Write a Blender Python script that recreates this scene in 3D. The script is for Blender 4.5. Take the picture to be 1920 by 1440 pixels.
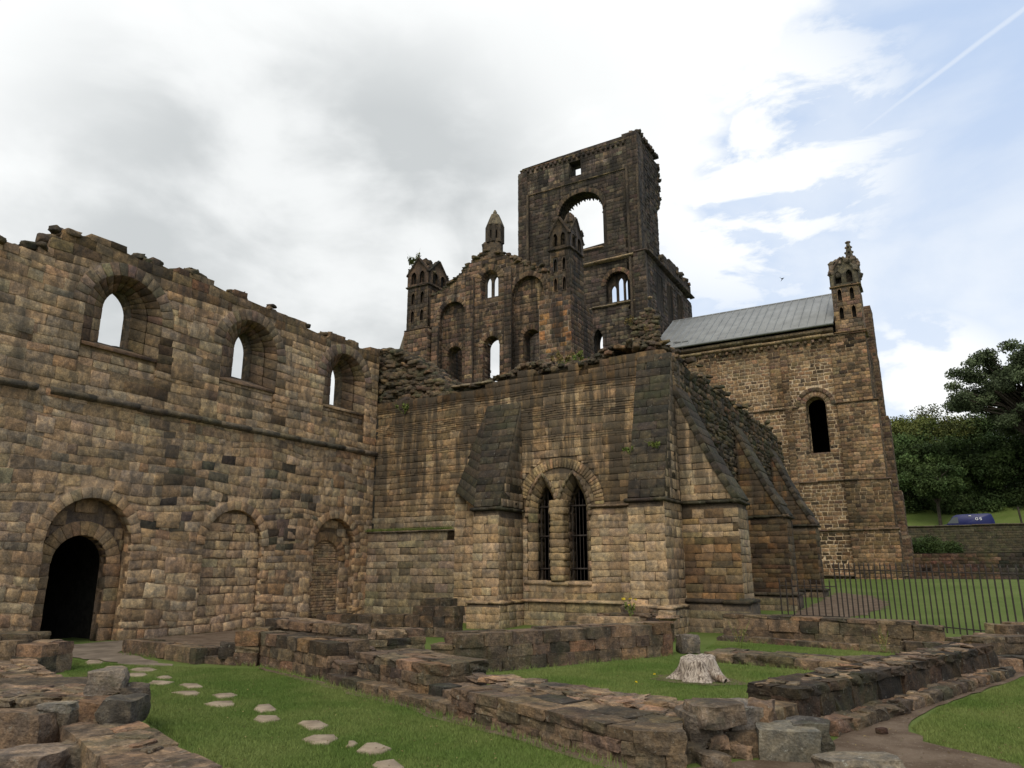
import bpy, math, random
import numpy as np
from mathutils import Vector, Matrix, noise
from mathutils.geometry import tessellate_polygon
R = math.radians
rng = np.random.default_rng(7)
random.seed(7)
scene = bpy.context.scene
for o in list(bpy.data.objects): bpy.data.objects.remove(o)

# ------------------------------------------------------------------ camera
F = 1370.0; PIT = math.atan(348/1370); YAW = R(30.4); CH = 1.7
cam_d = bpy.data.cameras.new('camera'); cam = bpy.data.objects.new('camera', cam_d)
scene.collection.objects.link(cam); scene.camera = cam
cam.location = (0, 0, CH); cam.rotation_euler = (R(90)+PIT, 0, YAW)
cam_d.sensor_width = 36; cam_d.lens = 36*F/1920; cam_d.clip_end = 3000; cam_d.clip_start = 0.05
_fw = np.array([-math.sin(YAW), math.cos(YAW), 0]); _rt = np.array([math.cos(YAW), math.sin(YAW), 0]); _up = np.array([0, 0, 1.])
_cf = _fw*math.cos(PIT)+_up*math.sin(PIT); _cu = _up*math.cos(PIT)-_fw*math.sin(PIT); _C = np.array([0, 0, CH])
def ray(px, py): return _cf*F+_rt*(px-960)+_cu*(720-py)      # survey helper: reads a real place off the known planes
def onz(px, py, z=0.): d = ray(px, py); return _C+d*(z-CH)/d[2]
def onx(px, py, x): d = ray(px, py); return _C+d*x/d[0]
def ony(px, py, y): d = ray(px, py); return _C+d*y/d[1]
def udir(px, py): d = ray(px, py); return d/np.linalg.norm(d)

# ------------------------------------------------------------------ sun, sky, exposure
SUN_EL, SUN_AZ = 46., 165.      # azimuth clockwise from +Y
sun_d = bpy.data.lights.new('sun', 'SUN'); sun = bpy.data.objects.new('sun', sun_d); scene.collection.objects.link(sun)
sun_d.energy = 1.5; sun_d.angle = R(22); sun_d.color = (1, .93, .82)
sd = Vector((math.sin(R(SUN_AZ))*math.cos(R(SUN_EL)), math.cos(R(SUN_AZ))*math.cos(R(SUN_EL)), math.sin(R(SUN_EL))))
sun.rotation_euler = (-sd).to_track_quat('-Z', 'Y').to_euler()
scene.view_settings.view_transform = 'Standard'; scene.view_settings.look = 'None'
scene.view_settings.exposure = 0.2; scene.view_settings.gamma = 1

class NT:
    def __init__(s, tree): s.t = tree; s.n = tree.nodes; s.l = tree.links
    def add(s, typ, **kw):
        n = s.n.new(typ)
        for k, v in kw.items(): setattr(n, k, v)
        return n
    def put(s, sock, v):
        if isinstance(v, bpy.types.NodeSocket): s.l.new(v, sock)
        elif v is not None: sock.default_value = v
    def math(s, op, a, b=None, c=None, clamp=False):
        n = s.add('ShaderNodeMath', operation=op, use_clamp=clamp)
        for i, v in enumerate((a, b, c)): s.put(n.inputs[i], v)
        return n.outputs[0]
    def vmath(s, op, a, b=None, out=0):
        n = s.add('ShaderNodeVectorMath', operation=op)
        s.put(n.inputs[0], a); s.put(n.inputs[1], b); return n.outputs[out]
    def noise(s, vec, scale, detail=4, rough=.55, dist=0., out=0):
        n = s.add('ShaderNodeTexNoise'); s.put(n.inputs['Vector'], vec)
        n.inputs['Scale'].default_value = scale; n.inputs['Detail'].default_value = detail
        n.inputs['Roughness'].default_value = rough; n.inputs['Distortion'].default_value = dist
        return n.outputs[out]
    def rr(s, v, a, b, c=0., d=1.):
        n = s.add('ShaderNodeMapRange', interpolation_type='SMOOTHSTEP'); s.put(n.inputs[0], v)
        for i, x in enumerate((a, b, c, d)): s.put(n.inputs[i+1], x)
        return n.outputs[0]
    def mix(s, f, a, b, blend='MIX'):
        n = s.add('ShaderNodeMix', data_type='RGBA', blend_type=blend); s.put(n.inputs[0], f)
        s.put(n.inputs[6], a); s.put(n.inputs[7], b); return n.outputs[2]
    def mapping(s, vec, sc=(1, 1, 1), rot=(0, 0, 0)):
        n = s.add('ShaderNodeMapping'); s.put(n.inputs[0], vec); n.inputs['Scale'].default_value = sc; n.inputs['Rotation'].default_value = rot
        return n.outputs[0]

world = bpy.data.worlds.new('World'); scene.world = world; world.use_nodes = True
w = NT(world.node_tree); w.n.clear()
tc = w.add('ShaderNodeTexCoord'); D = w.vmath('NORMALIZE', tc.outputs['Generated'])
sky = w.add('ShaderNodeTexSky', sky_type='NISHITA'); sky.sun_disc = False
sky.sun_elevation = R(SUN_EL); sky.sun_rotation = R(SUN_AZ); sky.air_density = 1; sky.dust_density = 2.5; sky.ozone_density = 1.2
def dotd(v): return w.vmath('DOT_PRODUCT', D, tuple(float(x) for x in v), out=1)
na = w.noise(w.mapping(D, (1, 1, 2.0)), 3.0, 5, .5, .25)
nb = w.noise(w.mapping(D, (1, 1, 1.8)), 5.0, 6, .52, .25)
nc = w.noise(w.mapping(D, (1.0, 1.0, 2.6), (0.5, .3, .2)), 7.0, 9, .6, .35)
a_, b_ = udir(1215, 560), udir(1500, 0)
edge_n = np.cross(a_, b_); edge_n /= np.linalg.norm(edge_n)
if edge_n @ udir(300, 300) < 0: edge_n = -edge_n
e = w.math('ADD', dotd(edge_n), w.math('MULTIPLY', w.math('SUBTRACT', nb, .5), .32))
bank = w.rr(e, -.03, .04)
low = w.math('MULTIPLY', w.rr(dotd(udir(1735, 770)), .988, .998), w.rr(nb, .40, .5))       # cumulus low on the right
wisp_zone = w.rr(dotd(udir(1370, 300)), .965, .998)
wisp = w.math('MULTIPLY', w.rr(nc, .40, .58), wisp_zone)
veil = w.math('ADD', w.math('MULTIPLY', w.rr(nb, .40, .70), .30), w.math('MULTIPLY', w.rr(dotd((0, 0, 1)), .60, .1), .50))
ct_n = np.cross(udir(1915, 20), udir(1450, 372)); ct_n /= np.linalg.norm(ct_n)
if ct_n @ np.array([0, 0, 1]) < 0: ct_n = -ct_n
ct = w.math('ABSOLUTE', w.math('ADD', dotd(ct_n), w.math('MULTIPLY', w.math('SUBTRACT', nc, .5), .006)))
trail = w.math('MULTIPLY', w.rr(ct, .0045, .0005), w.math('MULTIPLY', w.rr(dotd(udir(1760, 140)), .90, .975), .34))
cm = w.math('MAXIMUM', w.math('MAXIMUM', bank, low), w.math('MAXIMUM', wisp, w.math('MAXIMUM', veil, trail)))
big = w.rr(dotd(udir(560, 560)), .90, .985)
right_core = w.rr(dotd(udir(960, 330)), .965, .998)
soft = w.math('ADD', w.math('MULTIPLY', na, .5), w.math('MULTIPLY', nb, .5))
tone = w.rr(soft, .62, .40)
shade = w.math('ADD', w.math('MULTIPLY', w.math('ADD', w.math('MULTIPLY', tone, .66), .30), big), w.math('MULTIPLY', tone, w.math('ADD', w.math('MULTIPLY', right_core, .20), .06)), clamp=True)
cloud_c = w.mix(shade, (9.2, 9.35, 9.35, 1), (5.4, 5.65, 5.75, 1))
blue = w.mix(.82, sky.outputs[0], (5.4, 6.7, 8.9, 1))
skyc = w.mix(cm, blue, cloud_c)
bg = w.add('ShaderNodeBackground'); w.put(bg.inputs[0], skyc); bg.inputs[1].default_value = .1
wo = w.add('ShaderNodeOutputWorld'); w.l.new(bg.outputs[0], wo.inputs[0])

# ------------------------------------------------------------------ helpers: materials
def principled(name, build, rough=.9, spec=.25):
    m = bpy.data.materials.new(name); m.use_nodes = True
    t = NT(m.node_tree); t.n.clear()
    b = t.add('ShaderNodeBsdfPrincipled'); b.inputs['Roughness'].default_value = rough; b.inputs['Specular IOR Level'].default_value = spec
    o = t.add('ShaderNodeOutputMaterial'); t.l.new(b.outputs[0], o.inputs[0])
    build(t, b); return m
def bump(t, b, h, strength=.5, dist=.02, h2=None):
    n = t.add('ShaderNodeBump'); n.inputs['Strength'].default_value = strength; n.inputs['Distance'].default_value = dist
    t.put(n.inputs['Height'], h); t.l.new(n.outputs[0], b.inputs['Normal'])
def stone_mat(name, soot=.5, streak=.5, soot_c=(.022, .02, .018), lichen=.0, green=.0, scale=1., relief=.03, zs=None, bed=0., w0=.50, w1=.68):
    def build(t, b):
        pos = t.add('ShaderNodeNewGeometry').outputs['Position']
        at = t.add('ShaderNodeAttribute', attribute_name='Col')
        c = at.outputs['Color']
        n1 = t.noise(pos, 9*scale, 6, .65); n2 = t.noise(pos, 2.2*scale, 5, .6); n3 = t.noise(pos, 38*scale, 4, .6)
        c = t.mix(1.0, c, t.mix(t.rr(n1, .3, .7), (.72, .70, .68, 1), (1.26, 1.24, 1.20, 1)), 'MULTIPLY')
        c = t.mix(1.0, c, t.mix(t.rr(n3, .3, .7), (.74, .73, .72, 1), (1.26, 1.26, 1.26, 1)), 'MULTIPLY')
        n4 = t.noise(pos, 4.5*scale, 5, .7, .5)
        c = t.mix(1.0, c, t.mix(t.rr(n4, .36, .64), (.72, .74, .78, 1), (1.16, 1.08, .95, 1)), 'MULTIPLY')
        st = t.noise(t.mapping(pos, (2.0, 2.0, .22)), 1.0, 6, .62)                       # rain-washed soot running down
        f = t.math('MULTIPLY', t.rr(st, w0, w1), streak)
        if zs:
            sp_ = t.add('ShaderNodeSeparateXYZ'); t.l.new(pos, sp_.inputs[0]); f = t.math('MULTIPLY', f, t.rr(sp_.outputs[2], zs[0], zs[1], zs[2], 1.))
        g = t.math('MULTIPLY', t.rr(n2, .50, .66), soot)
        f = t.math('MAXIMUM', f, g)
        f = t.math('MULTIPLY', f, t.rr(n1, .25, .55, .55, 1.))
        c = t.mix(f, c, soot_c+(1,))
        if lichen: c = t.mix(t.math('MULTIPLY', t.rr(t.noise(pos, 14, 6, .7), .60, .68), lichen), c, (.36, .35, .29, 1))
        if green: c = t.mix(t.math('MULTIPLY', t.rr(t.noise(pos, 1.3, 6, .7), .50, .66), green), c, (.055, .06, .028, 1))
        t.l.new(c, b.inputs['Base Color'])
        h = t.math('ADD', t.math('MULTIPLY', n1, 1.), t.math('MULTIPLY', n3, .5))
        if bed:
            nb_ = t.noise(t.mapping(pos, (2.5, 2.5, 17)), 2.4, 6, .7, .4); h = t.math('ADD', h, t.math('MULTIPLY', nb_, bed)); c2 = t.mix(1.0, c, t.mix(t.rr(nb_, .38, .62), (.84, .83, .82, 1), (1.14, 1.13, 1.11, 1)), 'MULTIPLY'); t.l.new(c2, b.inputs['Base Color'])
        bump(t, b, h, .8, relief)
    return principled(name, build, .93, .2)
M = {}
M['warm'] = stone_mat('weathered_warm_sandstone', .45, .66, (.055, .046, .037), zs=(3.5, 8, .45), w0=.46, w1=.64)
M['gold'] = stone_mat('golden_sandstone_with_soot_runs', .34, .86, (.050, .042, .032), zs=(2.6, 5.0, .34), w0=.43, w1=.56)
M['dark'] = stone_mat('soot_blackened_sandstone', .80, .9, (.020, .018, .016), relief=.05, w0=.44, w1=.64)
M['brown'] = stone_mat('brown_gritstone', .22, .42, (.045, .037, .03), relief=.05)
M['slabs'] = stone_mat('dark_weathering_slabs', .6, .5, (.018, .017, .015), lichen=.3, green=.35)
M['rubble'] = stone_mat('mossy_rubble_stone', .6, .3, (.022, .021, .017), lichen=.3, green=.65)
M['low'] = stone_mat('foundation_stone', .72, .45, (.026, .023, .019), lichen=.40, green=.42, relief=.045, bed=.15)
M['lichen'] = stone_mat('pale_lichened_stone', .35, .0, (.03, .03, .026), lichen=.8, green=.1)
def simple(name, col, rough=.8, spec=.3, var=.25, scale=6, b_=.0, metal=0):
    def build(t, b):
        pos = t.add('ShaderNodeNewGeometry').outputs['Position']
        n = t.noise(pos, scale, 5, .6)
        c = t.mix(t.rr(n, .3, .7), tuple(x*(1-var) for x in col)+(1,), tuple(min(1, x*(1+var)) for x in col)+(1,))
        t.l.new(c, b.inputs['Base Color']); b.inputs['Metallic'].default_value = metal
        if b_: bump(t, b, t.noise(pos, scale*5, 4, .6), .6, b_)
    return principled(name, build, rough, spec)
M['iron'] = simple('rusted_black_iron', (.03, .022, .018), .7, .4, .4, 20)
M['void'] = simple('interior_painted_dark', (.03, .027, .022), 1, 0)  # near-black colour puts the shade of the interiors into the surface
M['lead'] = simple('lead_sheet', (.21, .215, .21), .6, .4, .14, 1.2, .004)
M['paint_blue'] = simple('blue_van_paint', (.010, .014, .085), .45, .4, .05, 2)
M['glass'] = simple('dark_van_glass', (.02, .03, .03), .06, .8, .05, 2)
M['rubber'] = simple('black_rubber', (.015, .015, .015), .9, .2)
M['white'] = simple('white_lettering', (.75, .75, .75), .5, .3, .02)
M['bark'] = simple('tree_bark', (.05, .042, .032), .95, .1, .4, 8, .02)
M['bird'] = simple('dark_feathers', (.05, .05, .055), .8, .2)
M['timber'] = simple('dark_wooden_boards', (.03, .016, .011), .8, .2, .4, 9, .01)
M['tarmac'] = simple('tarmac', (.05, .05, .05), .95, .1, .2, 4)
def leaf_mat(name, c1, c2, sc=.6):
    def build(t, b):
        at = t.add('ShaderNodeAttribute', attribute_name='Col')
        pos = t.add('ShaderNodeNewGeometry').outputs['Position']
        c = t.mix(t.rr(t.noise(pos, sc, 4), .35, .65), c1+(1,), c2+(1,))
        c = t.mix(1., c, at.outputs['Color'], 'MULTIPLY')
        t.l.new(c, b.inputs['Base Color'])
    return principled(name, build, .75, .15)
M['leaf_a'] = leaf_mat('broadleaf_dark', (.035, .060, .018), (.060, .088, .026))
M['leaf_b'] = leaf_mat('broadleaf_olive', (.065, .085, .022), (.10, .105, .028))
M['leaf_c'] = leaf_mat('sycamore_grey_green', (.060, .080, .040), (.090, .115, .055))
M['weed'] = leaf_mat('weed_green', (.10, .14, .03), (.17, .19, .05), 5)
M['yellow'] = simple('yellow_petals', (.75, .55, .02), .7, .2)
M['dry'] = leaf_mat('dry_grass', (.24, .17, .07), (.16, .13, .05), 3)
M['blade'] = leaf_mat('lawn_blades', (.100, .155, .032), (.165, .200, .056), .7)
def ground_build(t, b):
    pos = t.add('ShaderNodeNewGeometry').outputs['Position']
    n0 = t.noise(pos, .35, 5, .6); n1 = t.noise(pos, 1.6, 5, .6); n2 = t.noise(pos, 45, 3, .6)
    c = t.mix(t.rr(n0, .35, .65), (.088, .125, .028, 1), (.120, .155, .042, 1))
    c = t.mix(t.math('MULTIPLY', t.rr(n1, .55, .72), .5), c, (.13, .135, .05, 1))
    c = t.mix(1., c, t.mix(n2, (.55, .55, .55, 1), (1.35, 1.35, 1.35, 1)), 'MULTIPLY')
    t.l.new(c, b.inputs['Base Color']); bump(t, b, n2, .7, .03)
M['grass'] = principled('mown_grass', ground_build, .95, .1)
def dirt_build(t, b):
    pos = t.add('ShaderNodeNewGeometry').outputs['Position']
    n1 = t.noise(pos, 2.2, 6, .65); n2 = t.noise(pos, 30, 5, .7)
    c = t.mix(t.rr(n1, .35, .65), (.105, .072, .048, 1), (.17, .125, .088, 1))
    c = t.mix(t.rr(n2, .58, .7), c, (.25, .21, .16, 1))
    t.l.new(c, b.inputs['Base Color']); bump(t, b, n2, .9, .03)
M['dirt'] = principled('trodden_earth', dirt_build, .97, .1)
def pave_build(t, b):
    pos = t.add('ShaderNodeNewGeometry').outputs['Position']
    n1 = t.noise(pos, 3.2, 6, .65); n2 = t.noise(pos, 40, 4, .7)
    c = t.mix(t.rr(n1, .35, .65), (.19, .145, .10, 1), (.33, .26, .185, 1))
    t.l.new(c, b.inputs['Base Color']); bump(t, b, n2, .5, .01)
M['slab'] = principled('pale_paving_sandstone', pave_build, .9, .2)
M['worn'] = simple('worn_flagstones', (.17, .135, .10), .95, .15, .35, 1.5, .01)
def wood_build(t, b):
    tcn = t.add('ShaderNodeTexCoord').outputs['Object']
    n1 = t.noise(t.mapping(tcn, (13, 13, 1.2)), 2.2, 6, .75, .8); n2 = t.noise(tcn, 3.5, 4, .6)
    c = t.mix(t.rr(n1, .36, .60), (.09, .065, .05, 1), (.50, .42, .34, 1))
    c = t.mix(t.math('MULTIPLY', t.rr(n2, .58, .7), .5), c, (.24, .14, .08, 1))
    t.l.new(c, b.inputs['Base Color']); bump(t, b, n1, .9, .03)
M['stump'] = principled('bleached_wood', wood_build, .9, .15)

# ------------------------------------------------------------------ helpers: objects
COL = scene.collection
def tag(o, label=None, cat=None, group=None, kind=None):
    if label: o['label'] = label
    if cat: o['category'] = cat
    if group: o['group'] = group
    if kind: o['kind'] = kind
    return o
def thing(name, loc, label, cat, group=None):
    o = bpy.data.objects.new(name, None); o.empty_display_size = .3; COL.objects.link(o); o.location = loc
    return tag(o, label, cat, group)
def link(name, me, mat, parent=None):
    o = bpy.data.objects.new(name, me)
    if mat: me.materials.append(mat)
    COL.objects.link(o)
    if parent is not None:
        o.parent = parent; o.matrix_parent_inverse = Matrix.Translation(-Vector(parent.location))
    return o
class Buf:
    """collects stones, rocks and sheets; build() makes ONE mesh with a per-vertex stone colour"""
    def __init__(s): s.v = []; s.f4 = []; s.f3 = []; s.c = []; s.n = 0; s.q = []
    def raw(s, v, f4, f3, c):
        v = np.asarray(v, float).reshape(-1, 3)
        c = np.asarray(c, float)
        if c.ndim == 1: c = np.tile(c, (len(v), 1))
        s.v.append(v); s.c.append(c)
        if f4 is not None and len(f4): s.f4.append(np.asarray(f4, int)+s.n)
        if f3 is not None and len(f3): s.f3.append(np.asarray(f3, int)+s.n)
        s.n += len(v)
    def stone(s, quad, n, proud, depth, bev, col, rel=.01):
        s.q.append((quad, n, proud, depth, bev, col, rel))
    def flush(s):
        if not s.q: return
        P = np.array([q[0] for q in s.q], float); N = np.array([q[1] for q in s.q], float)[:, None, :]
        pr = np.array([q[2] for q in s.q])[:, None, None]; dp = np.array([q[3] for q in s.q])[:, None, None]
        bv = np.array([q[4] for q in s.q])[:, None, None]; C = np.array([q[5] for q in s.q]); rl = np.array([q[6] for q in s.q])[:, None, None]
        k = len(P)
        e1 = np.roll(P, -1, 1)-P; l1 = np.linalg.norm(e1, axis=2, keepdims=True)+1e-6; e1 /= l1
        e0 = np.roll(P, 1, 1)-P; l0 = np.linalg.norm(e0, axis=2, keepdims=True)+1e-6; e0 /= l0
        b1 = np.minimum(bv, l1*.3); b0 = np.minimum(bv, l0*.3)
        ins = P+e1*b1+e0*b0
        back = P-N*dp; edge = P+N*(pr-bv*.8)
        top = ins+N*(pr+rl*rng.uniform(-.6, .5, (k, 4, 1)))
        cen = P.mean(1, keepdims=True)+N*(pr+rl*rng.uniform(-.5, .6, (k, 1, 1)))
        V = np.concatenate([back, edge, top, cen], 1)
        base = (np.arange(k)*13)[:, None]
        f4 = []
        for i in range(4):
            j = (i+1) % 4
            f4.append(base+np.array([[i, j, 4+j, 4+i]])); f4.append(base+np.array([[4+i, 4+j, 8+j, 8+i]]))
        f3 = [base+np.array([[8+i, 8+(i+1) % 4, 12]]) for i in range(4)]
        s.raw(V.reshape(-1, 3), np.concatenate(f4), np.concatenate(f3), np.repeat(C, 13, 0))
        s.q = []
    def build(s, name, mat, parent=None, smooth=False):
        s.flush()
        V = np.concatenate(s.v); C = np.concatenate(s.c)
        f4 = np.concatenate(s.f4) if s.f4 else np.zeros((0, 4), int); f3 = np.concatenate(s.f3) if s.f3 else np.zeros((0, 3), int)
        me = bpy.data.meshes.new(name)
        me.vertices.add(len(V)); me.vertices.foreach_set('co', V.astype(np.float32).ravel())
        loops = np.concatenate([f4.ravel(), f3.ravel()]); tot = np.concatenate([np.full(len(f4), 4), np.full(len(f3), 3)])
        me.loops.add(len(loops)); me.loops.foreach_set('vertex_index', loops.astype(np.int32))
        me.polygons.add(len(tot)); st = np.concatenate([[0], np.cumsum(tot)[:-1]])
        me.polygons.foreach_set('loop_start', st.astype(np.int32)); me.polygons.foreach_set('loop_total', tot.astype(np.int32))
        me.update(calc_edges=True)
        a = me.color_attributes.new('Col', 'FLOAT_COLOR', 'POINT')
        a.data.foreach_set('color', np.concatenate([C, np.ones((len(C), 1))], 1).astype(np.float32).ravel())
        if smooth: me.polygons.foreach_set('use_smooth', np.ones(len(tot), bool))
        me.validate()
        return link(name, me, mat, parent)
CUBE6 = np.array([[0, 3, 2, 1], [4, 5, 6, 7], [0, 1, 5, 4], [1, 2, 6, 5], [2, 3, 7, 6], [3, 0, 4, 7]])
def box(b, x0, x1, y0, y1, z0, z1, col):
    b.raw([(x0, y0, z0), (x1, y0, z0), (x1, y1, z0), (x0, y1, z0), (x0, y0, z1), (x1, y0, z1), (x1, y1, z1), (x0, y1, z1)], CUBE6, None, col)
def hexa(b, pts, col): b.raw(pts, CUBE6, None, col)
def tube(b, p, q, r, col, n=6, r2=None):
    p = np.array(p, float); q = np.array(q, float); d = q-p; d /= np.linalg.norm(d)+1e-9
    a = np.cross(d, [0, 0, 1.] if abs(d[2]) < .9 else [1., 0, 0]); a /= np.linalg.norm(a); c = np.cross(d, a)
    r2 = r if r2 is None else r2; V = []
    for k in range(n):
        t = 2*math.pi*k/n; V.append(p+(a*math.cos(t)+c*math.sin(t))*r)
    for k in range(n):
        t = 2*math.pi*k/n; V.append(q+(a*math.cos(t)+c*math.sin(t))*r2)
    b.raw(V, [[k, (k+1) % n, n+(k+1) % n, n+k] for k in range(n)], None, col)
# cube-sphere template for rocks
def _tmpl(N):
    idx = {}; V = []; Fc = []
    def vid(p):
        k = tuple(np.round(p, 5))
        if k not in idx: idx[k] = len(V); V.append(p)
        return idx[k]
    for ax in range(3):
        for sg in (-1, 1):
            u, v = [(1, 2), (2, 0), (0, 1)][ax]
            for i in range(N):
                for j in range(N):
                    q = []
                    for (a, c) in ((i, j), (i+1, j), (i+1, j+1), (i, j+1)):
                        p = np.zeros(3); p[ax] = sg; p[u] = -1+2*a/N; p[v] = -1+2*c/N; q.append(vid(p))
                    Fc.append(q if sg > 0 else q[::-1])
    return np.array(V), np.array(Fc)
T4 = _tmpl(4); T6 = _tmpl(6); T3 = _tmpl(3)
def rock(b, c, size, rz=0., col=(.2, .15, .1), rough=.12, roundn=.35, tilt=.05, T=None):
    Vt, Fc = T or T4
    V = Vt.copy()
    # warp grid toward edges so that bevels stay narrow
    V = np.sign(V)*np.abs(V)**.75
    nrm = V/np.linalg.norm(V, axis=1, keepdims=True)
    V = V*(1-roundn)+nrm*1.25*roundn
    ph = rng.uniform(0, 6.28, (4, 3)); fr = rng.uniform(1.2, 4.2, (4, 3))
    d = sum(np.sin(V@fr[i]+ph[i, 0])[:, None]*rng.normal(0, 1, 3) for i in range(4))*rough*.42
    V = V+d+rng.normal(0, rough*.16, V.shape)
    V = V*np.array(size)*.5
    a, e1, e2 = rz, rng.normal(0, tilt), rng.normal(0, tilt)
    m = np.array(Matrix.Rotation(a, 3, 'Z') @ Matrix.Rotation(e1, 3, 'X') @ Matrix.Rotation(e2, 3, 'Y'))
    b.raw(V@m.T+np.array(c), Fc, None, col)

class Frame:
    def __init__(s, O, U, N): s.O = np.array(O, float); s.U = np.array(U, float); s.N = np.array(N, float); s.Z = np.array([0, 0, 1.])
    def p(s, u, v, w=0.): return s.O+s.U*u+s.Z*v+s.N*w
def FE(x): return Frame((x, 0, 0), (0, 1, 0), (1, 0, 0))      # wall facing east, u = y
def FS(y): return Frame((0, y, 0), (1, 0, 0), (0, -1, 0))     # wall facing south, u = x
def inpoly(poly):
    P = np.array(poly, float)
    def f(u, v):
        u = np.asarray(u, float); v = np.broadcast_to(np.asarray(v, float), u.shape); r = np.zeros(u.shape, bool)
        for i in range(len(P)):
            x0, y0 = P[i]; x1, y1 = P[i-1]
            if y0 == y1: continue
            c = ((y0 > v) != (y1 > v)) & (u < (x1-x0)*(v-y0)/(y1-y0)+x0); r ^= c
        return r
    return f
def mask(outer, holes=()):
    fo = inpoly(outer); fh = [inpoly(h) for h in holes]
    def f(u, v):
        r = fo(u, v)
        for h in fh: r &= ~h(u, v)
        return r
    return f
def jit(c, k=.1): return np.clip(np.array(c)*(1+rng.normal(0, k))*(1+rng.normal(0, k*.22, 3)), .004, .8)
def pal(*cols, wts=None, k=.16):
    A = np.array(cols, float); w_ = None if wts is None else np.array(wts)/sum(wts)
    def f(u=0, v=0):
        i = rng.choice(len(A), p=w_); j = rng.choice(len(A), p=w_); t = rng.random()*.5
        return jit(A[i]*(1-t)+A[j]*t, k)
    return f
P_warm = pal((.40, .285, .172), (.44, .335, .22), (.35, .24, .145), (.30, .235, .165), (.40, .255, .145), (.22, .175, .135), wts=[3, 2.6, 2.4, 1.2, .8, .5], k=.09)
P_gold = pal((.40, .30, .19), (.45, .355, .24), (.35, .26, .165), (.31, .24, .17), (.37, .25, .145), wts=[3, 2.2, 2.5, 1.2, .5], k=.08)
P_dark = pal((.085, .065, .048), (.12, .088, .06), (.06, .05, .042), (.19, .13, .078), wts=[3, 2.2, 2.4, .7], k=.2)
P_brown = pal((.22, .145, .085), (.17, .115, .07), (.28, .19, .115), (.12, .09, .06), (.30, .21, .13), wts=[3, 2.5, 2, 2, 1.4])
P_low = pal((.155, .115, .08), (.20, .145, .10), (.11, .085, .062), (.21, .13, .08), (.06, .052, .043), wts=[3, 2.4, 2.2, .7, 1.1], k=.14)
P_slab = pal((.055, .046, .034), (.072, .06, .043), (.042, .036, .028))
P_rub = pal((.13, .10, .068), (.09, .074, .054), (.19, .13, .08), (.06, .053, .04), wts=[3, 3, 1.4, 1.6], k=.2)

def fill(b, fr, mk, u0, u1, v0, v1, hr, lr, colf, gap=.010, proud=0., bev=.007, depth=.12, rel=.006, jt=.008, drop=0., step=.02, hfun=None, wav=.0):
    v = v0; us = np.arange(u0, u1+step, step)
    while v < v1:
        h = rng.uniform(*hr) if hfun is None else hfun(v)
        ok = mk(us, v+.06*h) & mk(us, v+.5*h) & mk(us, v+.92*h)
        i = 0; n = len(us)
        while i < n:
            if not ok[i]: i += 1; continue
            j = i
            while j+1 < n and ok[j+1]: j += 1
            a, e = us[i]-step*.5, us[j]+step*.5; i = j+1
            if e-a < .07: continue
            x = a
            while x < e-.02:
                L = rng.uniform(*lr)*(1.25 if rng.random() < .2 else 1)
                if e-(x+L) < lr[0]*.55: L = e-x
                L = min(L, e-x)
                if rng.random() >= drop:
                    g = gap*.5; J = rng.normal(0, jt, (4, 2))
                    q = [(x+g, v+g), (x+L-g, v+g), (x+L-g, v+h-g), (x+g, v+h-g)]
                    c = colf(x+L/2, v+h/2)
                    s_ = rng.normal(0, .004)
                    if wav: q = [(a_, b_2+wav*noise.noise(Vector((a_*.55, b_2*.9, 2)))) for a_, b_2 in q]
                    b.stone([fr.p(q[k][0]+J[k, 0], q[k][1]+J[k, 1]) for k in range(4)], fr.N, proud+s_, depth, bev, c, rel)
                x += L
        v += h
def slab(b, fr, outer, holes, w0, w1, col):
    """solid mortar core between depths w0 (front) and w1 (back) with the openings cut through"""
    loops = [outer]+list(holes)
    v3 = [[Vector((p[0], p[1], 0)) for p in L] for L in loops]
    tris = tessellate_polygon(v3); flat = [p for L in loops for p in L]; n = len(flat)
    V = [fr.p(p[0], p[1], w0) for p in flat]+[fr.p(p[0], p[1], w1) for p in flat]
    f3 = [list(t) for t in tris]+[[t[2]+n, t[1]+n, t[0]+n] for t in tris]; f4 = []; k = 0
    for L in loops:
        m = len(L)
        for i in range(m): f4.append([k+i, k+(i+1) % m, n+k+(i+1) % m, n+k+i])
        k += m
    b.raw(V, f4, f3, col)
def arch(c, hw, z0, sp, n=12, kind='round', rise=None, dv=.3):
    """opening outline, from bottom left up, over and down to bottom right"""
    nj = max(1, int(round((sp-z0)/dv)))
    L = [(c-hw, z0+(sp-z0)*i/nj) for i in range(nj)]
    if kind == 'round':
        rise = hw if rise is None else rise
        A = [(c-hw*math.cos(math.pi*i/n), sp+rise*math.sin(math.pi*i/n)) for i in range(n+1)]
    else:
        rise = hw*1.6 if rise is None else rise; rad = (hw*hw+rise*rise)/(2*hw); th = math.asin(min(1, rise/rad)); A = []
        for i in range(n//2+1):
            t = th*i/(n//2); A.append((c-hw+rad-rad*math.cos(t), sp+rad*math.sin(t)))
        A += [(2*c-x, z) for x, z in A[:-1][::-1]]
    return L+A+[(2*c-x, z) for x, z in L[::-1]]
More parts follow.
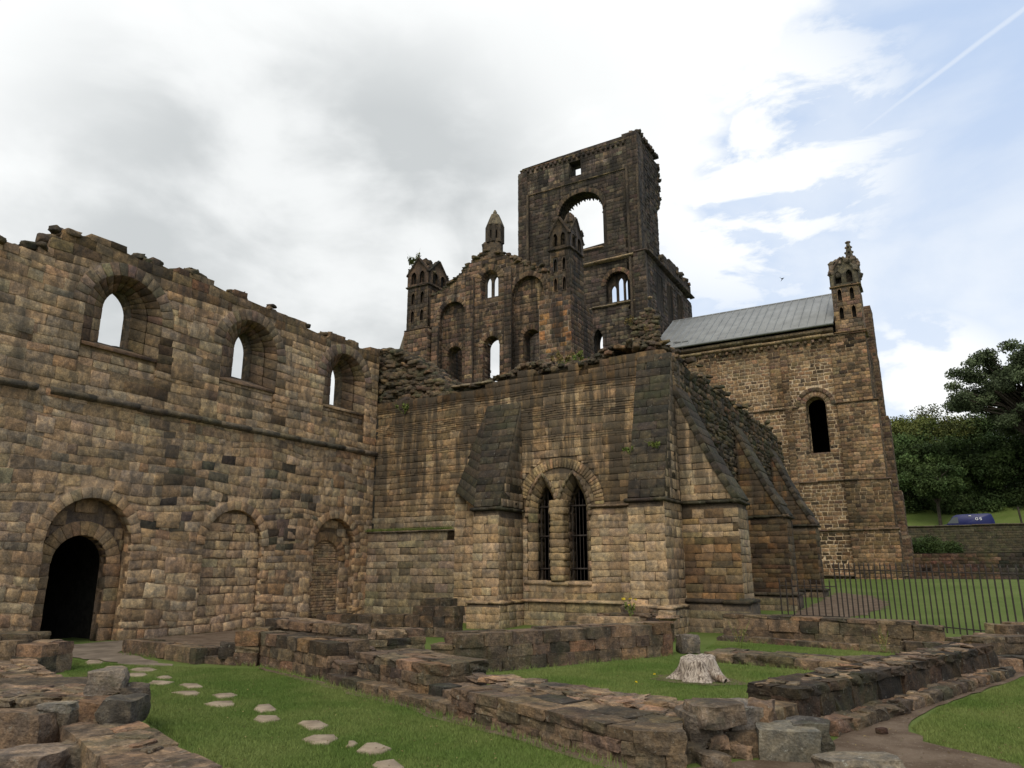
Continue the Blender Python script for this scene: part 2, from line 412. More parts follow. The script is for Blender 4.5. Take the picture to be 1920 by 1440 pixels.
def ring(b, fr, inner, outer, colf, proud=.01, depth=.3, gap=.010, bev=.008, rel=.006, lo=None, skip=None):
    """voussoirs between two outlines with the same number of points"""
    for i in range(len(inner)-1):
        a0, a1, o0, o1 = [np.array(x) for x in (inner[i], inner[i+1], outer[i], outer[i+1])]
        if lo is not None and min(a0[1], a1[1]) < lo-1e-6: continue
        if skip and skip(i): continue
        g = gap/2/(np.linalg.norm(a1-a0)+1e-6); g = min(g, .2)
        q = [a0*(1-g)+a1*g, o0*(1-g)+o1*g, o1*(1-g)+o0*g, a1*(1-g)+a0*g]
        P_ = [fr.p(x[0], x[1]) for x in q]
        n = np.cross(P_[1]-P_[0], P_[3]-P_[0])
        if n@fr.N < 0: P_ = P_[::-1]
        b.stone(P_, fr.N, proud+rng.normal(0, .004), depth, bev, colf(*(q[0]+q[2])/2), rel)
def reveal(b, fr, A, wa, B, wb, colf, gap=.012, nd=1, sill=True, bev=.01, proud=.0):
    """dressed stones lining an opening, from outline A at depth wa to outline B at depth wb"""
    cu = sum(p[0] for p in A)/len(A); cv = sum(p[1] for p in A)/len(A)
    m = len(A); cen = fr.p(cu, cv, (wa+wb)/2)
    rngi = range(m-1) if not sill else range(m)
    for i in rngi:
        j = (i+1) % m
        for d in range(nd):
            t0, t1 = d/nd, (d+1)/nd
            def pt(k, t):
                return fr.p(A[k][0]*(1-t)+B[k][0]*t, A[k][1]*(1-t)+B[k][1]*t, wa*(1-t)+wb*t)
            q = [pt(i, t0), pt(j, t0), pt(j, t1), pt(i, t1)]
            n = np.cross(q[1]-q[0], q[3]-q[0]); ln = np.linalg.norm(n)
            if ln < 1e-6: continue
            n /= ln
            if n@(cen-sum(q)/4) < 0: n = -n; q = q[::-1]
            c_ = sum(q)/4; q = [x+(c_-x)*min(.08, gap/np.linalg.norm(c_-x)) for x in q]
            b.stone(q, n, proud, .08, bev, colf(0, 0), .006)
def bar(b, fr, u0, u1, z0, z1, w0, w1, colf, L=.8, jt=.01, rnd=.02):
    """moulded course laid in lengths, slightly uneven"""
    u = u0
    while u < u1-.02:
        l = min(L*rng.uniform(.7, 1.3), u1-u); j = rng.normal(0, jt, 4)
        c = colf(u, z0); zt = z1-rnd
        P_ = [fr.p(u+.004, z0+j[0], w0), fr.p(u+l-.004, z0+j[0], w0), fr.p(u+l-.004, z0+j[0]+(z1-z0)*.25, w1+j[1]), fr.p(u+.004, z0+j[0]+(z1-z0)*.25, w1+j[1]),
              fr.p(u+l-.004, zt+j[0]-(z1-z0)*.2, w1+j[1]), fr.p(u+.004, zt+j[0]-(z1-z0)*.2, w1+j[1]), fr.p(u+l-.004, z1+j[0], w0), fr.p(u+.004, z1+j[0], w0)]
        b.raw(P_, [[0, 1, 2, 3], [3, 2, 4, 5], [5, 4, 6, 7], [0, 3, 5, 7], [1, 6, 4, 2]], None, c); u += l
def rubble_strip(b, pts, size, colf, spread=.25, n=40, rough=.2):
    """loose rocks scattered along a polyline"""
    pts = np.array(pts, float)
    for _ in range(n):
        i = rng.integers(0, len(pts)-1); t = rng.random(); p = pts[i]*(1-t)+pts[i+1]*t
        s_ = size*rng.uniform(.6, 1.5)
        rock(b, p+np.array([rng.normal(0, spread), rng.normal(0, spread), rng.normal(0, .04)]), (s_*rng.uniform(1, 1.8), s_*rng.uniform(.8, 1.3), s_*rng.uniform(.35, .8)), rng.uniform(0, 3), colf(), rough, .35, .2, T3)
def leaves(b, c, rad, n, s, col=(1, 1, 1), shell=.5, flat=1.):
    c = np.array(c, float); d = rng.normal(0, 1, (n, 3)); d /= np.linalg.norm(d, axis=1, keepdims=True)
    r = (shell+(1-shell)*rng.random((n, 1)))*np.array(rad); P_ = c+d*r
    a = rng.normal(0, 1, (n, 3)); a[:, 2] *= flat; a /= np.linalg.norm(a, axis=1, keepdims=True)
    e = np.cross(a, rng.normal(0, 1, (n, 3))); e /= np.linalg.norm(e, axis=1, keepdims=True)
    sz = s*rng.uniform(.6, 1.4, (n, 1))
    V = np.stack([P_-a*sz, P_+e*sz*.5, P_+a*sz, P_-e*sz*.5], 1).reshape(-1, 3)
    k = np.arange(n)[:, None]*4
    cc = np.array(col)*rng.uniform(.6, 1.35, (n, 1))*np.ones((1, 3))
    b.raw(V, k+np.array([[0, 1, 2, 3]]), None, np.repeat(cc, 4, 0))
#==BUILD==

# ================================================================== TERRAIN
def gz(x, y):
    """ground height"""
    z = 0.0
    if y > 19: z = min(1.15, (y-19)*.0383)
    if y > 52: z = 1.15-min(1, (y-52)/8)*.45
    if x < -6: z *= 1
    if y > 61.6: z = 2.75
    if y > 76.3: z = 5.05
    if y > 96: z = 5.05+min((y-96)*.42, 9)
    return z
def ground():
    xs = np.concatenate([[-400, -200, -100, -60, -40], np.arange(-34, 34, 1.0), [40, 60, 100, 200, 400]])
    ys = np.concatenate([[-300, -100, -40, -20], np.arange(-10, 61.5, 1.0), [61.59, 61.61, 64, 70, 76.29, 76.31, 80, 88, 96, 100, 105, 110, 117, 118, 140, 200, 400]])
    b = Buf(); V = [(x, y, gz(x, y)+(.006*noise.noise(Vector((x*.5, y*.5, 0))) if -10 < y < 50 else 0)) for y in ys for x in xs]
    n = len(xs); f = [[j*n+i, j*n+i+1, (j+1)*n+i+1, (j+1)*n+i] for j in range(len(ys)-1) for i in range(n-1)]
    b.raw(V, f, None, (1, 1, 1)); o = b.build('ground', M['grass'], smooth=False); tag(o, kind='structure')
ground()
def sheet(name, poly, mat, h=.012, wob=.06, res=.25, kind='structure'):
    """irregular thin sheet following the ground"""
    P_ = []
    for i in range(len(poly)):
        a = np.array(poly[i], float); c = np.array(poly[(i+1) % len(poly)], float); m = max(1, int(np.linalg.norm(c-a)/res))
        for k in range(m): P_.append(a+(c-a)*k/m+rng.normal(0, wob, 2))
    tr = tessellate_polygon([[Vector((p[0], p[1], 0)) for p in P_]])
    b = Buf(); b.raw([(p[0], p[1], gz(p[0], p[1])+.008+h) for p in P_], None, [t if True else t for t in tr], (1, 1, 1))
    o = b.build(name, mat); me = o.data
    import bmesh
    bm = bmesh.new(); bm.from_mesh(me); bmesh.ops.recalc_face_normals(bm, faces=bm.faces)
    for f_ in bm.faces:
        if f_.normal.z < 0: f_.normal_flip()
    bm.to_mesh(me); bm.free()
    return tag(o, kind=kind)

# ================================================================== DORMITORY WALL (left), faces east
XW = -17.96
fr = FE(XW)
dw = thing('ruined_range_wall', (XW, 14, 0), 'long ruined sandstone wall with three upper round arches and an open doorway', 'wall')
topline = [(-3, 9.3), (2, 9.5), (5, 9.2), (7.37, 9.05), (7.82, 9.11), (8.14, 9.07), (8.2, 9.3), (8.42, 9.32), (8.44, 9.62), (8.68, 9.68), (8.70, 9.95), (9.5, 10.05), (10.33, 10.16), (10.36, 10.0), (11.0, 9.93), (11.1, 10.06), (11.73, 9.99), (12.3, 10.14), (12.7, 10.19), (12.95, 10.05), (13.56, 9.98), (14.26, 10.13), (14.35, 9.98), (15.6, 9.93), (16.76, 9.93), (16.85, 9.78), (17.83, 9.72), (18.0, 9.88), (19.36, 9.90), (19.5, 9.75), (20.6, 9.9)]
outer = [(-3, -.1), (20.62, -.1)]+topline[::-1]
WIN = [(10.55, 10.69, .405, 7.47), (14.65, 14.85, .33, 7.5), (18.86, 19.07, .285, 7.45)]
rec = [arch(c, 1.05, 6.62, 8.2, 14) for c, *_ in WIN]
dA = arch(10.43, 1.06, 0, 2.35, 14); b1 = arch(14.66, 1.02, .45, 2.38, 14); b2 = arch(18.8, .98, .2, 2.42, 14)
def widen(o, k, c, sp):      # the same outline, k wider above the springing
    return [(c+(x-c)*(1+k/abs(x-c)) if abs(x-c) > 1e-6 and z <= sp else x, z) if z <= sp else (c+(x-c)*(1+k), sp+(z-sp)*(1+k)) for x, z in o]
def ringpts(c, hw, sp, n, t, rise=None):
    rise = hw if rise is None else rise
    A = [(c-hw*math.cos(math.pi*i/n), sp+rise*math.sin(math.pi*i/n)) for i in range(n+1)]
    O = [(c-(hw+t)*math.cos(math.pi*i/n), sp+(rise+t)*math.sin(math.pi*i/n)) for i in range(n+1)]
    return A, O
holes_st = []; RW = []
for c, *_ in WIN:
    A, O = ringpts(c, 1.05, 8.2, 17, .34); RW.append((A, O)); holes_st.append([(c-1.05, 6.62)]+[(c-1.05, 8.2)]+O+[(c+1.05, 8.2), (c+1.05, 6.62)])
for c, hw, sp, z0, t in ((10.43, 1.06, 2.35, 0, .26), (14.66, 1.02, 2.38, .45, .26), (18.8, .98, 2.42, .2, .26)):
    A, O = ringpts(c, hw, sp, 15, t); RW.append((A, O)); holes_st.append([(c-hw, z0), (c-hw, sp)]+O+[(c+hw, sp), (c+hw, z0)])
holes_st += [[(14.02, 5.02), (14.28, 5.02), (14.28, 5.25), (14.02, 5.25)], [(18.0, 5.05), (18.2, 5.05), (18.2, 5.25), (18.0, 5.25)]]
mk = mask(outer, holes_st)
def colA(u, v):
    c = P_warm(u, v)
    n = noise.noise(Vector((u*.45, v*.6, 3.1)))
    if 2.3 < v < 4.9 and 11.8 < u < 18.5:      # patch of blackened blocks between the blocked arches
        k = min(1, (u-11.8)/.8)*min(1, (18.5-u)/1.5)
        if rng.random() < .34*k: c = jit((.13, .105, .08), .3)
    elif 3.6 < v < 4.9 and rng.random() < .3: c = jit((.23, .18, .125), .2)
    if v > 9.25: c = jit(c*np.array((.42, .40, .38)), .2)
    elif v > 6.2 and rng.random() < .10: c = c*.45
    for cy_ in (11.72, 15.8, 19.9, 13.5):
        if abs(u-cy_) < .14 and 6.3 < v < 8.3 and rng.random() < .8: c = c*.42
    if v < 1.5 and u > 11.7: c = c*1.12
    if n > .25 and rng.random() < .4: c = c*.66
    return np.clip(c, .01, .7)
b = Buf()
slab(b, fr, [(p[0], p[1]-(.12 if p[1] > 6 else 0)) for p in outer], rec+[dA, b1, b2], -.016, -1.05, (.33, .24, .155))
fill(b, fr, mk, -3, 20.6, 0, 1.35, (.16, .36), (.18, .6), colA, gap=.020, jt=.026, rel=.018, bev=.014, depth=.1, wav=.14)
fill(b, fr, mk, -3, 20.6, 1.35, 5.72, (.17, .29), (.22, .60), colA, gap=.012, jt=.016, rel=.013, bev=.007, depth=.1, wav=.16)
fill(b, fr, mk, -3, 20.6, 5.92, 10.25, (.17, .30), (.26, .66), colA, gap=.010, jt=.012, rel=.012, bev=.006, depth=.4, wav=.10)
for _ in range(60):
    u, v = rng.uniform(5, 20), rng.choice([rng.uniform(.2, 5.2), rng.uniform(6.1, 9)]); L_, H_ = rng.uniform(.4, .7), rng.uniform(.34, .46)
    if all(mk(np.array([u-.1, u+L_/2, u+L_+.1]), v+t).all() for t in (-.08, H_/2, H_+.08)):
        b.stone([fr.p(u, v), fr.p(u+L_, v), fr.p(u+L_, v+H_), fr.p(u, v+H_)], fr.N, .022, .1, .016, colA(u, v), .02)
b.build('masonry', M['warm'], dw)
b = Buf(); rubble_strip(b, [(XW-.35, u, z-.08) for u, z in topline], .2, P_rub, .13, 110)
b.build('broken_wall_top', M['rubble'], dw)
b = Buf(); bar(b, fr, -3, 8.66, 5.72, 5.93, -.02, .13, lambda u, v: jit((.17, .14, .10)), .9); b.build('string_course', M['warm'], dw); b = Buf(); bar(b, fr, 8.98, 20.6, 5.72, 5.93, -.02, .13, lambda u, v: jit((.13, .108, .08), .18), .9)
b.build('string_course', M['warm'], dw)
for k, (c, c2, hw, z0) in enumerate(WIN):
    b = Buf(); A, O = RW[k]
    ring(b, fr, A, O, lambda u, v: jit((.22, .165, .115), .2), .012, .45, bev=.012)
    inn = arch(c2, hw, z0, 8.42, 14, 'pointed', .62, dv=.3)
    # same number of points on both outlines
    nA = arch(c, 1.05, 7.22, 8.2, 14, dv=.3); m1 = (len(nA)-15)//2; inn = arch(c2, hw, z0, 8.42, 14, 'pointed', .62, dv=(8.42-z0)/m1)
    reveal(b, fr, nA, 0, inn, -.66, lambda u, v: jit((.19, .135, .088), .22), nd=2)
    reveal(b, fr, inn, -.66, inn, -1.05, lambda u, v: jit((.17, .13, .09), .2), nd=1)
    slab(b, fr, nA, [], -.67, -.671, (.1, .08, .06)) if False else None
    ap = [(c-1.05, 6.62), (c+1.05, 6.62), (c+1.05, 7.24), (c-1.05, 7.24)]; fap = Frame((XW-.09, 0, 0), (0, 1, 0), (1, 0, 0))
    slab(b, fap, ap, [], -.03, -.6, (.30, .22, .145)); fill(b, fap, mask(ap), c-1.05, c+1.05, 6.62, 7.24, (.19, .22), (.3, .6), colA, gap=.018, rel=.03)
    bar(b, Frame((XW-.64, 0, 0), (0, 1, 0), (1, 0, 0)), c2-hw-.1, c2+hw+.1, z0-.12, z0+.02, -.1, .12, lambda u, v: jit((.10, .08, .06)), .5)
    # core behind the splayed lining
    co = [(c-1.3, 6.4), (c+1.3, 6.4), (c+1.3, 9.45), (c-1.3, 9.45)]
    slab(b, fr, co, [inn], -.70, -1.04, (.12, .095, .07))
    b.build('arched_window', M['warm'], dw)
# doorway: outer order, inner order, dark passage
b = Buf(); A, O = RW[3]; ring(b, fr, A, O, P_warm, .012, .3)
iA, iO = ringpts(10.43, .68, 1.84, 13, .34)
fi = Frame((XW-.32, 0, 0), (0, 1, 0), (1, 0, 0))
mki = mask([(9.3, 0), (11.55, 0)]+[(x, z) for x, z in dA[::-1] if z > 0], [[(10.43-.68, 0), (10.43-.68, 1.84)]+iO+[(10.43+.68, 1.84), (10.43+.68, 0)]])
fill(b, fi, mki, 9.3, 11.6, 0, 3.5, (.26, .34), (.3, .6), lambda u, v: jit((.25, .175, .105), .14), gap=.01)
ring(b, fi, iA, iO, lambda u, v: jit((.29, .20, .115), .12), .01, .3)
reveal(b, fr, arch(10.43, 1.06, 0, 2.35, 14), 0, arch(10.43, 1.06, 0, 2.35, 14), -.32, P_warm, sill=False)
din = arch(10.43, .68, 0, 1.84, 12)
reveal(b, fi, din, 0, din, -.30, lambda u, v: jit((.13, .095, .065), .15), nd=1, sill=False)  # inner lining coloured darker to imitate the dimness inside the opening
slab(b, fi, [(9.2, -.05), (11.7, -.05), (11.7, 3.5), (9.2, 3.5)], [[(x, z-.05 if z == 0 else z) for x, z in din]], -.04, -.30, (.15, .11, .08))
b.build('doorway_arch', M['warm'], dw)
b = Buf()
pv = [(10.43-1.0, 0), (10.43-1.0, 2.2)]+[(10.43-1.0*math.cos(math.pi*i/10), 2.2+.6*math.sin(math.pi*i/10)) for i in range(11)]+[(11.43, 2.2), (11.43, 0)]
V = [fr.p(u, z, -.63) for u, z in pv]+[fr.p(u, z, -9) for u, z in pv]; n = len(pv)
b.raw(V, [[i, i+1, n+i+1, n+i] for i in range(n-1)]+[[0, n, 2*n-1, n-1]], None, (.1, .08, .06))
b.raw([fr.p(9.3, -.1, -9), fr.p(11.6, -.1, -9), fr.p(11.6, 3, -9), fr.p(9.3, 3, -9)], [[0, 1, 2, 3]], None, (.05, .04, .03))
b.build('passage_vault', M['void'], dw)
# blocked arches
for k, (c, hw, sp, z0) in enumerate(((14.66, 1.02, 2.38, .45), (18.8, .98, 2.42, .2))):
    b = Buf(); A, O = RW[4+k]; ring(b, fr, A, O, P_warm, .012, .3)
    out = arch(c, hw, z0, sp, 14); reveal(b, fr, out, 0, out, -.14-.12*k, P_warm, sill=False)
    fb_ = Frame((XW-.13-.12*k, 0, 0), (0, 1, 0), (1, 0, 0))
    P_in = lambda u, v: jit((.38, .28, .175), .12)
    if k == 0:
        slab(b, fb_, [(p[0], p[1]) for p in arch(c, hw+.04, z0-.02, sp, 14)], [], -.03, -.3, (.22, .165, .11))
        fill(b, fb_, mask(out), c-hw, c+hw, z0, 3.5, (.2, .3), (.3, .6), P_in, gap=.015, rel=.012, jt=.015)
    else:
        iA, iO = ringpts(18.62, .68, 1.98, 13, .3); inn = arch(18.62, .68, z0, 1.98, 14)
        slab(b, fb_, arch(c, hw+.04, z0-.02, sp, 14), [inn], -.03, -.4, (.22, .165, .11))
        fill(b, fb_, mask(out, [[(18.62-.68, z0), (18.62-.68, 1.98)]+iO+[(18.62+.68, 1.98), (18.62+.68, z0)]]), c-hw, c+hw, z0, 3.5, (.2, .3), (.2, .5), P_warm, gap=.012)
        ring(b, fb_, iA, iO, lambda u, v: jit((.30, .20, .11), .1), .01, .3)
        reveal(b, fb_, inn, 0, inn, -.07, P_warm, sill=False)
        fc_ = Frame((XW-.32, 0, 0), (0, 1, 0), (1, 0, 0))
        slab(b, fc_, arch(18.62, .72, z0-.02, 1.98, 14), [], -.03, -.2, (.2, .15, .1))
        fill(b, fc_, mask(inn), 17.9, 19.4, z0, 2.7, (.07, .11), (.2, .5), lambda u, v: jit((.38, .27, .165), .12), gap=.012)
    b.build('blocked_arch', M['warm'], dw)

# ================================================================== CHAPTER HOUSE (centre): south wall y=20.63, east wall x=-6.5
YS, XE = 20.63, -6.5
fs = FS(YS); fe = FE(XE)
ch = thing('chapter_house', (-12, 25, 0), 'roofless stone chapter house with two barred pointed windows and sloping buttresses', 'ruin')
topS = [(-18, 7.9), (-15.6, 7.85), (-14.7, 7.86), (-13.2, 7.92), (-12.8, 8.0), (-12.3, 8.1), (-11.5, 8.22), (-10.9, 8.06), (-9.8, 8.18), (-9.0, 8.14), (-8.2, 8.26), (-7.5, 8.27), (-6.85, 8.2), (-6.5, 8.0)]
outS = [(-18, -.1), (-6.5, -.1)]+topS[::-1]
W1, W2 = (-11.0, .31), (-9.9, .3)
def lancet(c, hw, z0=1.37, sp=3.45, rise=.86, n=12, dv=.29): return arch(c, hw, z0, sp, n, 'pointed', rise, dv)
lan = [lancet(*W1), lancet(*W2)]; big = [lancet(W1[0], .5, 1.37, 3.45, 1.15), lancet(W2[0], .5, 1.37, 3.45, 1.15)]
relA, relO = ringpts(-10.4, 1.22, 3.62, 40, .3)
holeR = [(-11.56, 1.37), (-11.56, 3.62)]+[p for p in relO]+[(-9.36, 3.62), (-9.36, 1.37)]
def colS(u, v):
    if v > 3.6:
        c = P_gold(u, v)
        s_ = noise.noise(Vector((u*1.6, v*.18, 1.0)))
        if s_ > .08: c = c*(.62 if s_ < .25 else .40)
        if v > 7.3: c = c*np.array((.46, .43, .40))
        c = c*np.array((.92, .88, .82))
        if u < -13.2: c = c*.78
        if -11.6 < u < -8.0 and 4.2 < v < 6.4: c = c*1.12
    else:
        c = P_gold(u, v)*np.array((1.0, 1.0, 1.02))
        if u < -14.2: c = jit((.29, .235, .165), .14)*(1 if rng.random() > .14 else .55)
    if v < .9: c = c*np.array((.8, .85, .8))
    return np.clip(c, .01, .7)
def hS(v):      # bands of thin rubble courses between ashlar
    for a, e in ((7.0, 7.45), (6.35, 6.85), (5.6, 5.85), (4.75, 4.95)):
        if a < v < e: return rng.uniform(.06, .09)
    return rng.uniform(.17, .29)
b = Buf()
slab(b, fs, [(p[0], p[1]-(.12 if p[1] > 6 else 0)) for p in outS], big, -.035, -1.0, (.13, .095, .06))
mS = mask(outS, [holeR])
fill(b, fs, mS, -18, -6.5, .75, 8.4, (.2, .3), (.22, .6), colS, gap=.009, jt=.006, rel=.010, bev=.007, depth=.3, hfun=hS, wav=.05)
# infill between relieving arch and the two lights
mk2 = mask([(x, z) for x, z in holeR[:2]+relA+holeR[-2:]], [lancet(W1[0], .52, 1.37, 3.45, 1.17), lancet(W2[0], .52, 1.37, 3.45, 1.17)])
fill(b, fs, mk2, -11.8, -9.1, 1.37, 5, (.22, .3), (.2, .5), lambda u, v: jit((.33, .25, .15), .12), gap=.01)
b.build('south_wall', M['gold'], ch)
b = Buf(); ring(b, fs, relA, relO, lambda u, v: jit((.36, .265, .15), .14), .01, .3, gap=.014, skip=lambda i: i < 3)
b.build('relieving_arch', M['gold'], ch)
# windows with splayed lining, moulded hood and iron grille
for k, (c, hw) in enumerate((W1, W2)):
    wn = Buf(); o5, o3 = big[k], lan[k]
    reveal(wn, fs, o5, 0, o3, -.3, lambda u, v: jit((.30, .225, .14), .16), nd=1)
    reveal(wn, fs, o3, -.3, o3, -.75, lambda u, v: jit((.1, .075, .05), .2), nd=1)
    slab(wn, fs, [(c-.53, 1.3), (c+.53, 1.3), (c+.53, 3.6), (c+.40, 4.3), (c, 4.65), (c-.40, 4.3), (c-.53, 3.6)], [o3], -.34, -.6, (.1, .08, .06))
    h1 = arch(c, .50, 3.3, 3.45, 14, 'pointed', 1.15); h2 = arch(c, .60, 3.3, 3.45, 14, 'pointed', 1.27)
    ring(wn, fs, h1, h2, lambda u, v: jit((.24, .185, .12), .16), .07, .1, bev=.03)
    win = wn.build('lancet_window', M['gold'], ch)
    g = Buf(); yb = YS+.42
    for i in range(5):
        x = c-hw+(i+.5)*2*hw/5; tube(g, (x, yb, 1.36), (x, yb, 4.15-abs(i-2)*.28), .011, (.05, .05, .05), 6)
    for z in (1.7, 2.7, 3.62): box(g, c-hw-.02, c+hw+.02, yb-.03, yb-.012, z, z+.05, (.05, .05, .05))
    g.build('window_grille', M['iron'], win)
b = Buf()   # lumpy middle pier and sill
z = 1.37
while z < 3.6:
    h = rng.uniform(.16, .26); rock(b, (-10.45, YS+.10, z+h/2), (.50+rng.uniform(-.05, .05), .46, h*1.06), 0, jit((.31, .235, .14), .12), .05, .3, .02, T4); z += h
b.build('window_pier', M['gold'], ch)
b = Buf(); bar(b, fs, -11.65, -9.35, 1.22, 1.37, -.02, .07, P_gold, .9, rnd=.01); b.build('window_sill', M['gold'], ch)
b = Buf(); bar(b, fs, -9.36, -8.06, 3.52, 3.62, -.02, .09, lambda u, v: jit((.2, .15, .1)), .7); b.build('string_course', M['gold'], ch)
# lower projecting wall on the left with mossy ledge, plinth courses
b = Buf(); f2 = FS(YS-.22)
o2 = [(-18, -.1), (-14.12, -.1), (-14.12, 2.92), (-18, 2.98)]
slab(b, f2, o2, [], -.03, -.3, (.14, .11, .08)); fill(b, f2, mask(o2), -17.96, -14.12, 0, 2.97, (.2, .32), (.3, .65), colS, gap=.01, rel=.012)
f3_ = FS(YS-.16)
o3_ = [(-12.7, -.1), (-6.5, -.1), (-6.5, .72), (-12.7, .72)]
slab(b, f3_, o3_, [], -.02, -.3, (.14, .11, .08)); fill(b, f3_, mask(o3_), -12.7, -6.5, 0, .72, (.18, .26), (.35, .7), colS, gap=.012)
b.build('lower_wall_face', M['gold'], ch)
b = Buf(); bar(b, fs, -11.65, -8.06, .71, .83, -.02, .24, P_gold, 1.1); b.build('plinth_moulding', M['gold'], ch)
b = Buf(); bar(b, FS(YS-.20), -18, -14.1, 2.92, 3.02, -.3, .06, lambda u, v: jit((.12, .1, .07)), .8)
b.build('mossy_ledge', M['gold'], ch)
# pilaster west of the first buttress
b = Buf(); f4_ = FS(YS-.32); o4 = [(-14.12, -.1), (-12.6, -.1), (-12.6, 5.4), (-13.65, 5.4), (-13.78, 4.6), (-14.12, 4.2)]
slab(b, f4_, o4, [], -.03, -.4, (.15, .115, .08)); fill(b, f4_, mask(o4), -14.12, -12.6, 0, 5.4, (.22, .32), (.3, .5), P_gold, gap=.01, depth=.25)
b.build('pilaster', M['gold'], ch)

def s_buttress(x0, x1, xt0, xt1, proj, zl, zt, wing=None, pc=P_gold):
    """buttress on the south face with a steep weathering of dark slabs"""
    b = Buf(); yf = YS-proj
    box(b, x0+.03, x1-.03, yf+.03, YS, -.1, zl-.02, (.13, .1, .07))
    ff = FS(yf); fill(b, ff, mask([(x0, .7), (x1, .7), (x1, zl-.02), (x0, zl-.02)]), x0, x1, .72, zl, (.2, .3), (.32, .55), pc, gap=.01, depth=.02, step=.01)
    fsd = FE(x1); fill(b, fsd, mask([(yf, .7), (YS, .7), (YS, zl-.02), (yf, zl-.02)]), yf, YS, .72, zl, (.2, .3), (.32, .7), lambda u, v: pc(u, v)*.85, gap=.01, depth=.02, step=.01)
    fsw = Frame((x0, 0, 0), (0, -1, 0), (-1, 0, 0)); fill(b, fsw, mask([(-YS, .7), (-yf, .7), (-yf, zl-.02), (-YS, zl-.02)]), -YS, -yf, .72, zl, (.2, .3), (.32, .7), pc, gap=.01, depth=.02, step=.01)
    # plinth
    box(b, x0-.1, x1+.1, yf-.1, YS, -.1, .70, (.13, .1, .07))
    fill(b, FS(yf-.12), mask([(x0-.12, 0), (x1+.12, 0), (x1+.12, .70), (x0-.12, .70)]), x0-.12, x1+.12, 0, .70, (.2, .26), (.35, .6), pc, gap=.01, depth=.02, step=.01)
    fill(b, FE(x1+.12), mask([(yf-.12, 0), (YS-.17, 0), (YS-.17, .70), (yf-.12, .70)]), yf-.12, YS, 0, .70, (.2, .26), (.35, .6), pc, gap=.01, depth=.02, step=.01)
    ob = b.build('buttress', M['gold'], ch)
    # ledge
    b = Buf(); bar(b, FS(yf), x0-.08, x1+.08, zl-.02, zl+.12, -.1, .09, P_slab, .7); bar(b, FE(x1), yf-.05, YS, zl-.02, zl+.12, -.1, .09, P_slab, .7)
    b.build('buttress_ledge', M['slabs'], ob); b = Buf()
    bar(b, FS(yf), x0-.14, x1+.14, .69, .82, -.1, .16, P_gold, .7); bar(b, FE(x1), yf-.1, YS-.2, .69, .82, -.1, .16, P_gold, .7)
    b.build('plinth_moulding', M['gold'], ob)
    # sloping weathering, coursed
    b = Buf(); A0, A1, B0, B1 = [np.array(p, float) for p in ((x0, yf+.04, zl+.12), (x1, yf+.04, zl+.12), (xt0, YS-.02, zt), (xt1, YS-.02, zt))]
    hexa(b, [A0+(0, .02, -.02), A1+(0, .02, -.02), (x1, YS+.3, zl+.1), (x0, YS+.3, zl+.1), B0+(0, .03, -.03), B1+(0, .03, -.03), (xt1, YS+.3, zt), (xt0, YS+.3, zt)], (.09, .075, .055))
    n = np.cross(A1-A0, B0-A0); n /= np.linalg.norm(n); m = int((zt-zl)/.24)
    for i in range(m):
        t0, t1 = i/m, (i+1)/m; l0, r0, l1, r1 = A0*(1-t0)+B0*t0, A1*(1-t0)+B1*t0, A0*(1-t1)+B0*t1, A1*(1-t1)+B1*t1
        cut = sorted([0, 1]+list(np.clip(rng.uniform(.2, .8, rng.integers(1, 3)), .2, .8)))
        for s0, s1 in zip(cut[:-1], cut[1:]):
            if s1-s0 < .1: continue
            q = [l0*(1-s0)+r0*s0, l0*(1-s1)+r0*s1, l1*(1-s1)+r1*s1, l1*(1-s0)+r1*s0]; cc = sum(q)/4
            q = [x+(cc-x)*.02 for x in q]; b.stone(q, n, .02+rng.normal(0, .008), .06, .012, P_slab(), .01)
    b.build('weathering_slope', M['slabs'], ob)
    # ashlar cheek of the slope on the east side
    b = Buf(); tri = [(A1[1]+.02, zl+.12), (YS, zl+.12), (YS, zt-.1)]
    fcx = Frame((0, 0, 0), (0, 1, 0), (1, 0, 0))
    class _F(Frame):
        def p(s, u, v, w=0.):
            t = (v-zl-.12)/(zt-zl-.12); t = min(max(t, 0), 1)
            return np.array((x1*(1-t)+xt1*t+w+.004, u, v))
    fq = _F((0, 0, 0), (0, 1, 0), (1, 0, 0))
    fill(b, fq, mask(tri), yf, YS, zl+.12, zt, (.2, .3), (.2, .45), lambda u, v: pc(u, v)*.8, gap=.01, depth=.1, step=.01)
    b.build('slope_cheek', M['gold'], ob)
    return ob
s_buttress(-12.62, -11.69, -13.07, -11.76, 1.5, 3.46, 7.1)
s_buttress(-7.55, -6.5, -7.62, -6.55, 1.5, 3.5, 8.05)
b = Buf()   # wing of the first slope, over the pilaster
w0, w1_, w2_ = np.array((-13.07, YS-.03, 7.05)), np.array((-12.62, YS-1.46, 3.6)), np.array((-14.1, YS-.34, 4.22))
for i in range(12):
    t0, t1 = i/12, (i+1)/12
    q = [w2_*(1-t0)+w0*t0, w1_*(1-t0)+w0*t0, w1_*(1-t1)+w0*t1, w2_*(1-t1)+w0*t1]; n = np.cross(q[1]-q[0], q[3]-q[0]); n /= np.linalg.norm(n)
    if n[1] > 0: n = -n; q = q[::-1]
    cc = sum(q)/4; b.stone([x+(cc-x)*.03 for x in q], n, .01, .3, .012, P_slab(), .01)
b.build('weathering_slope', M['slabs'], ch)

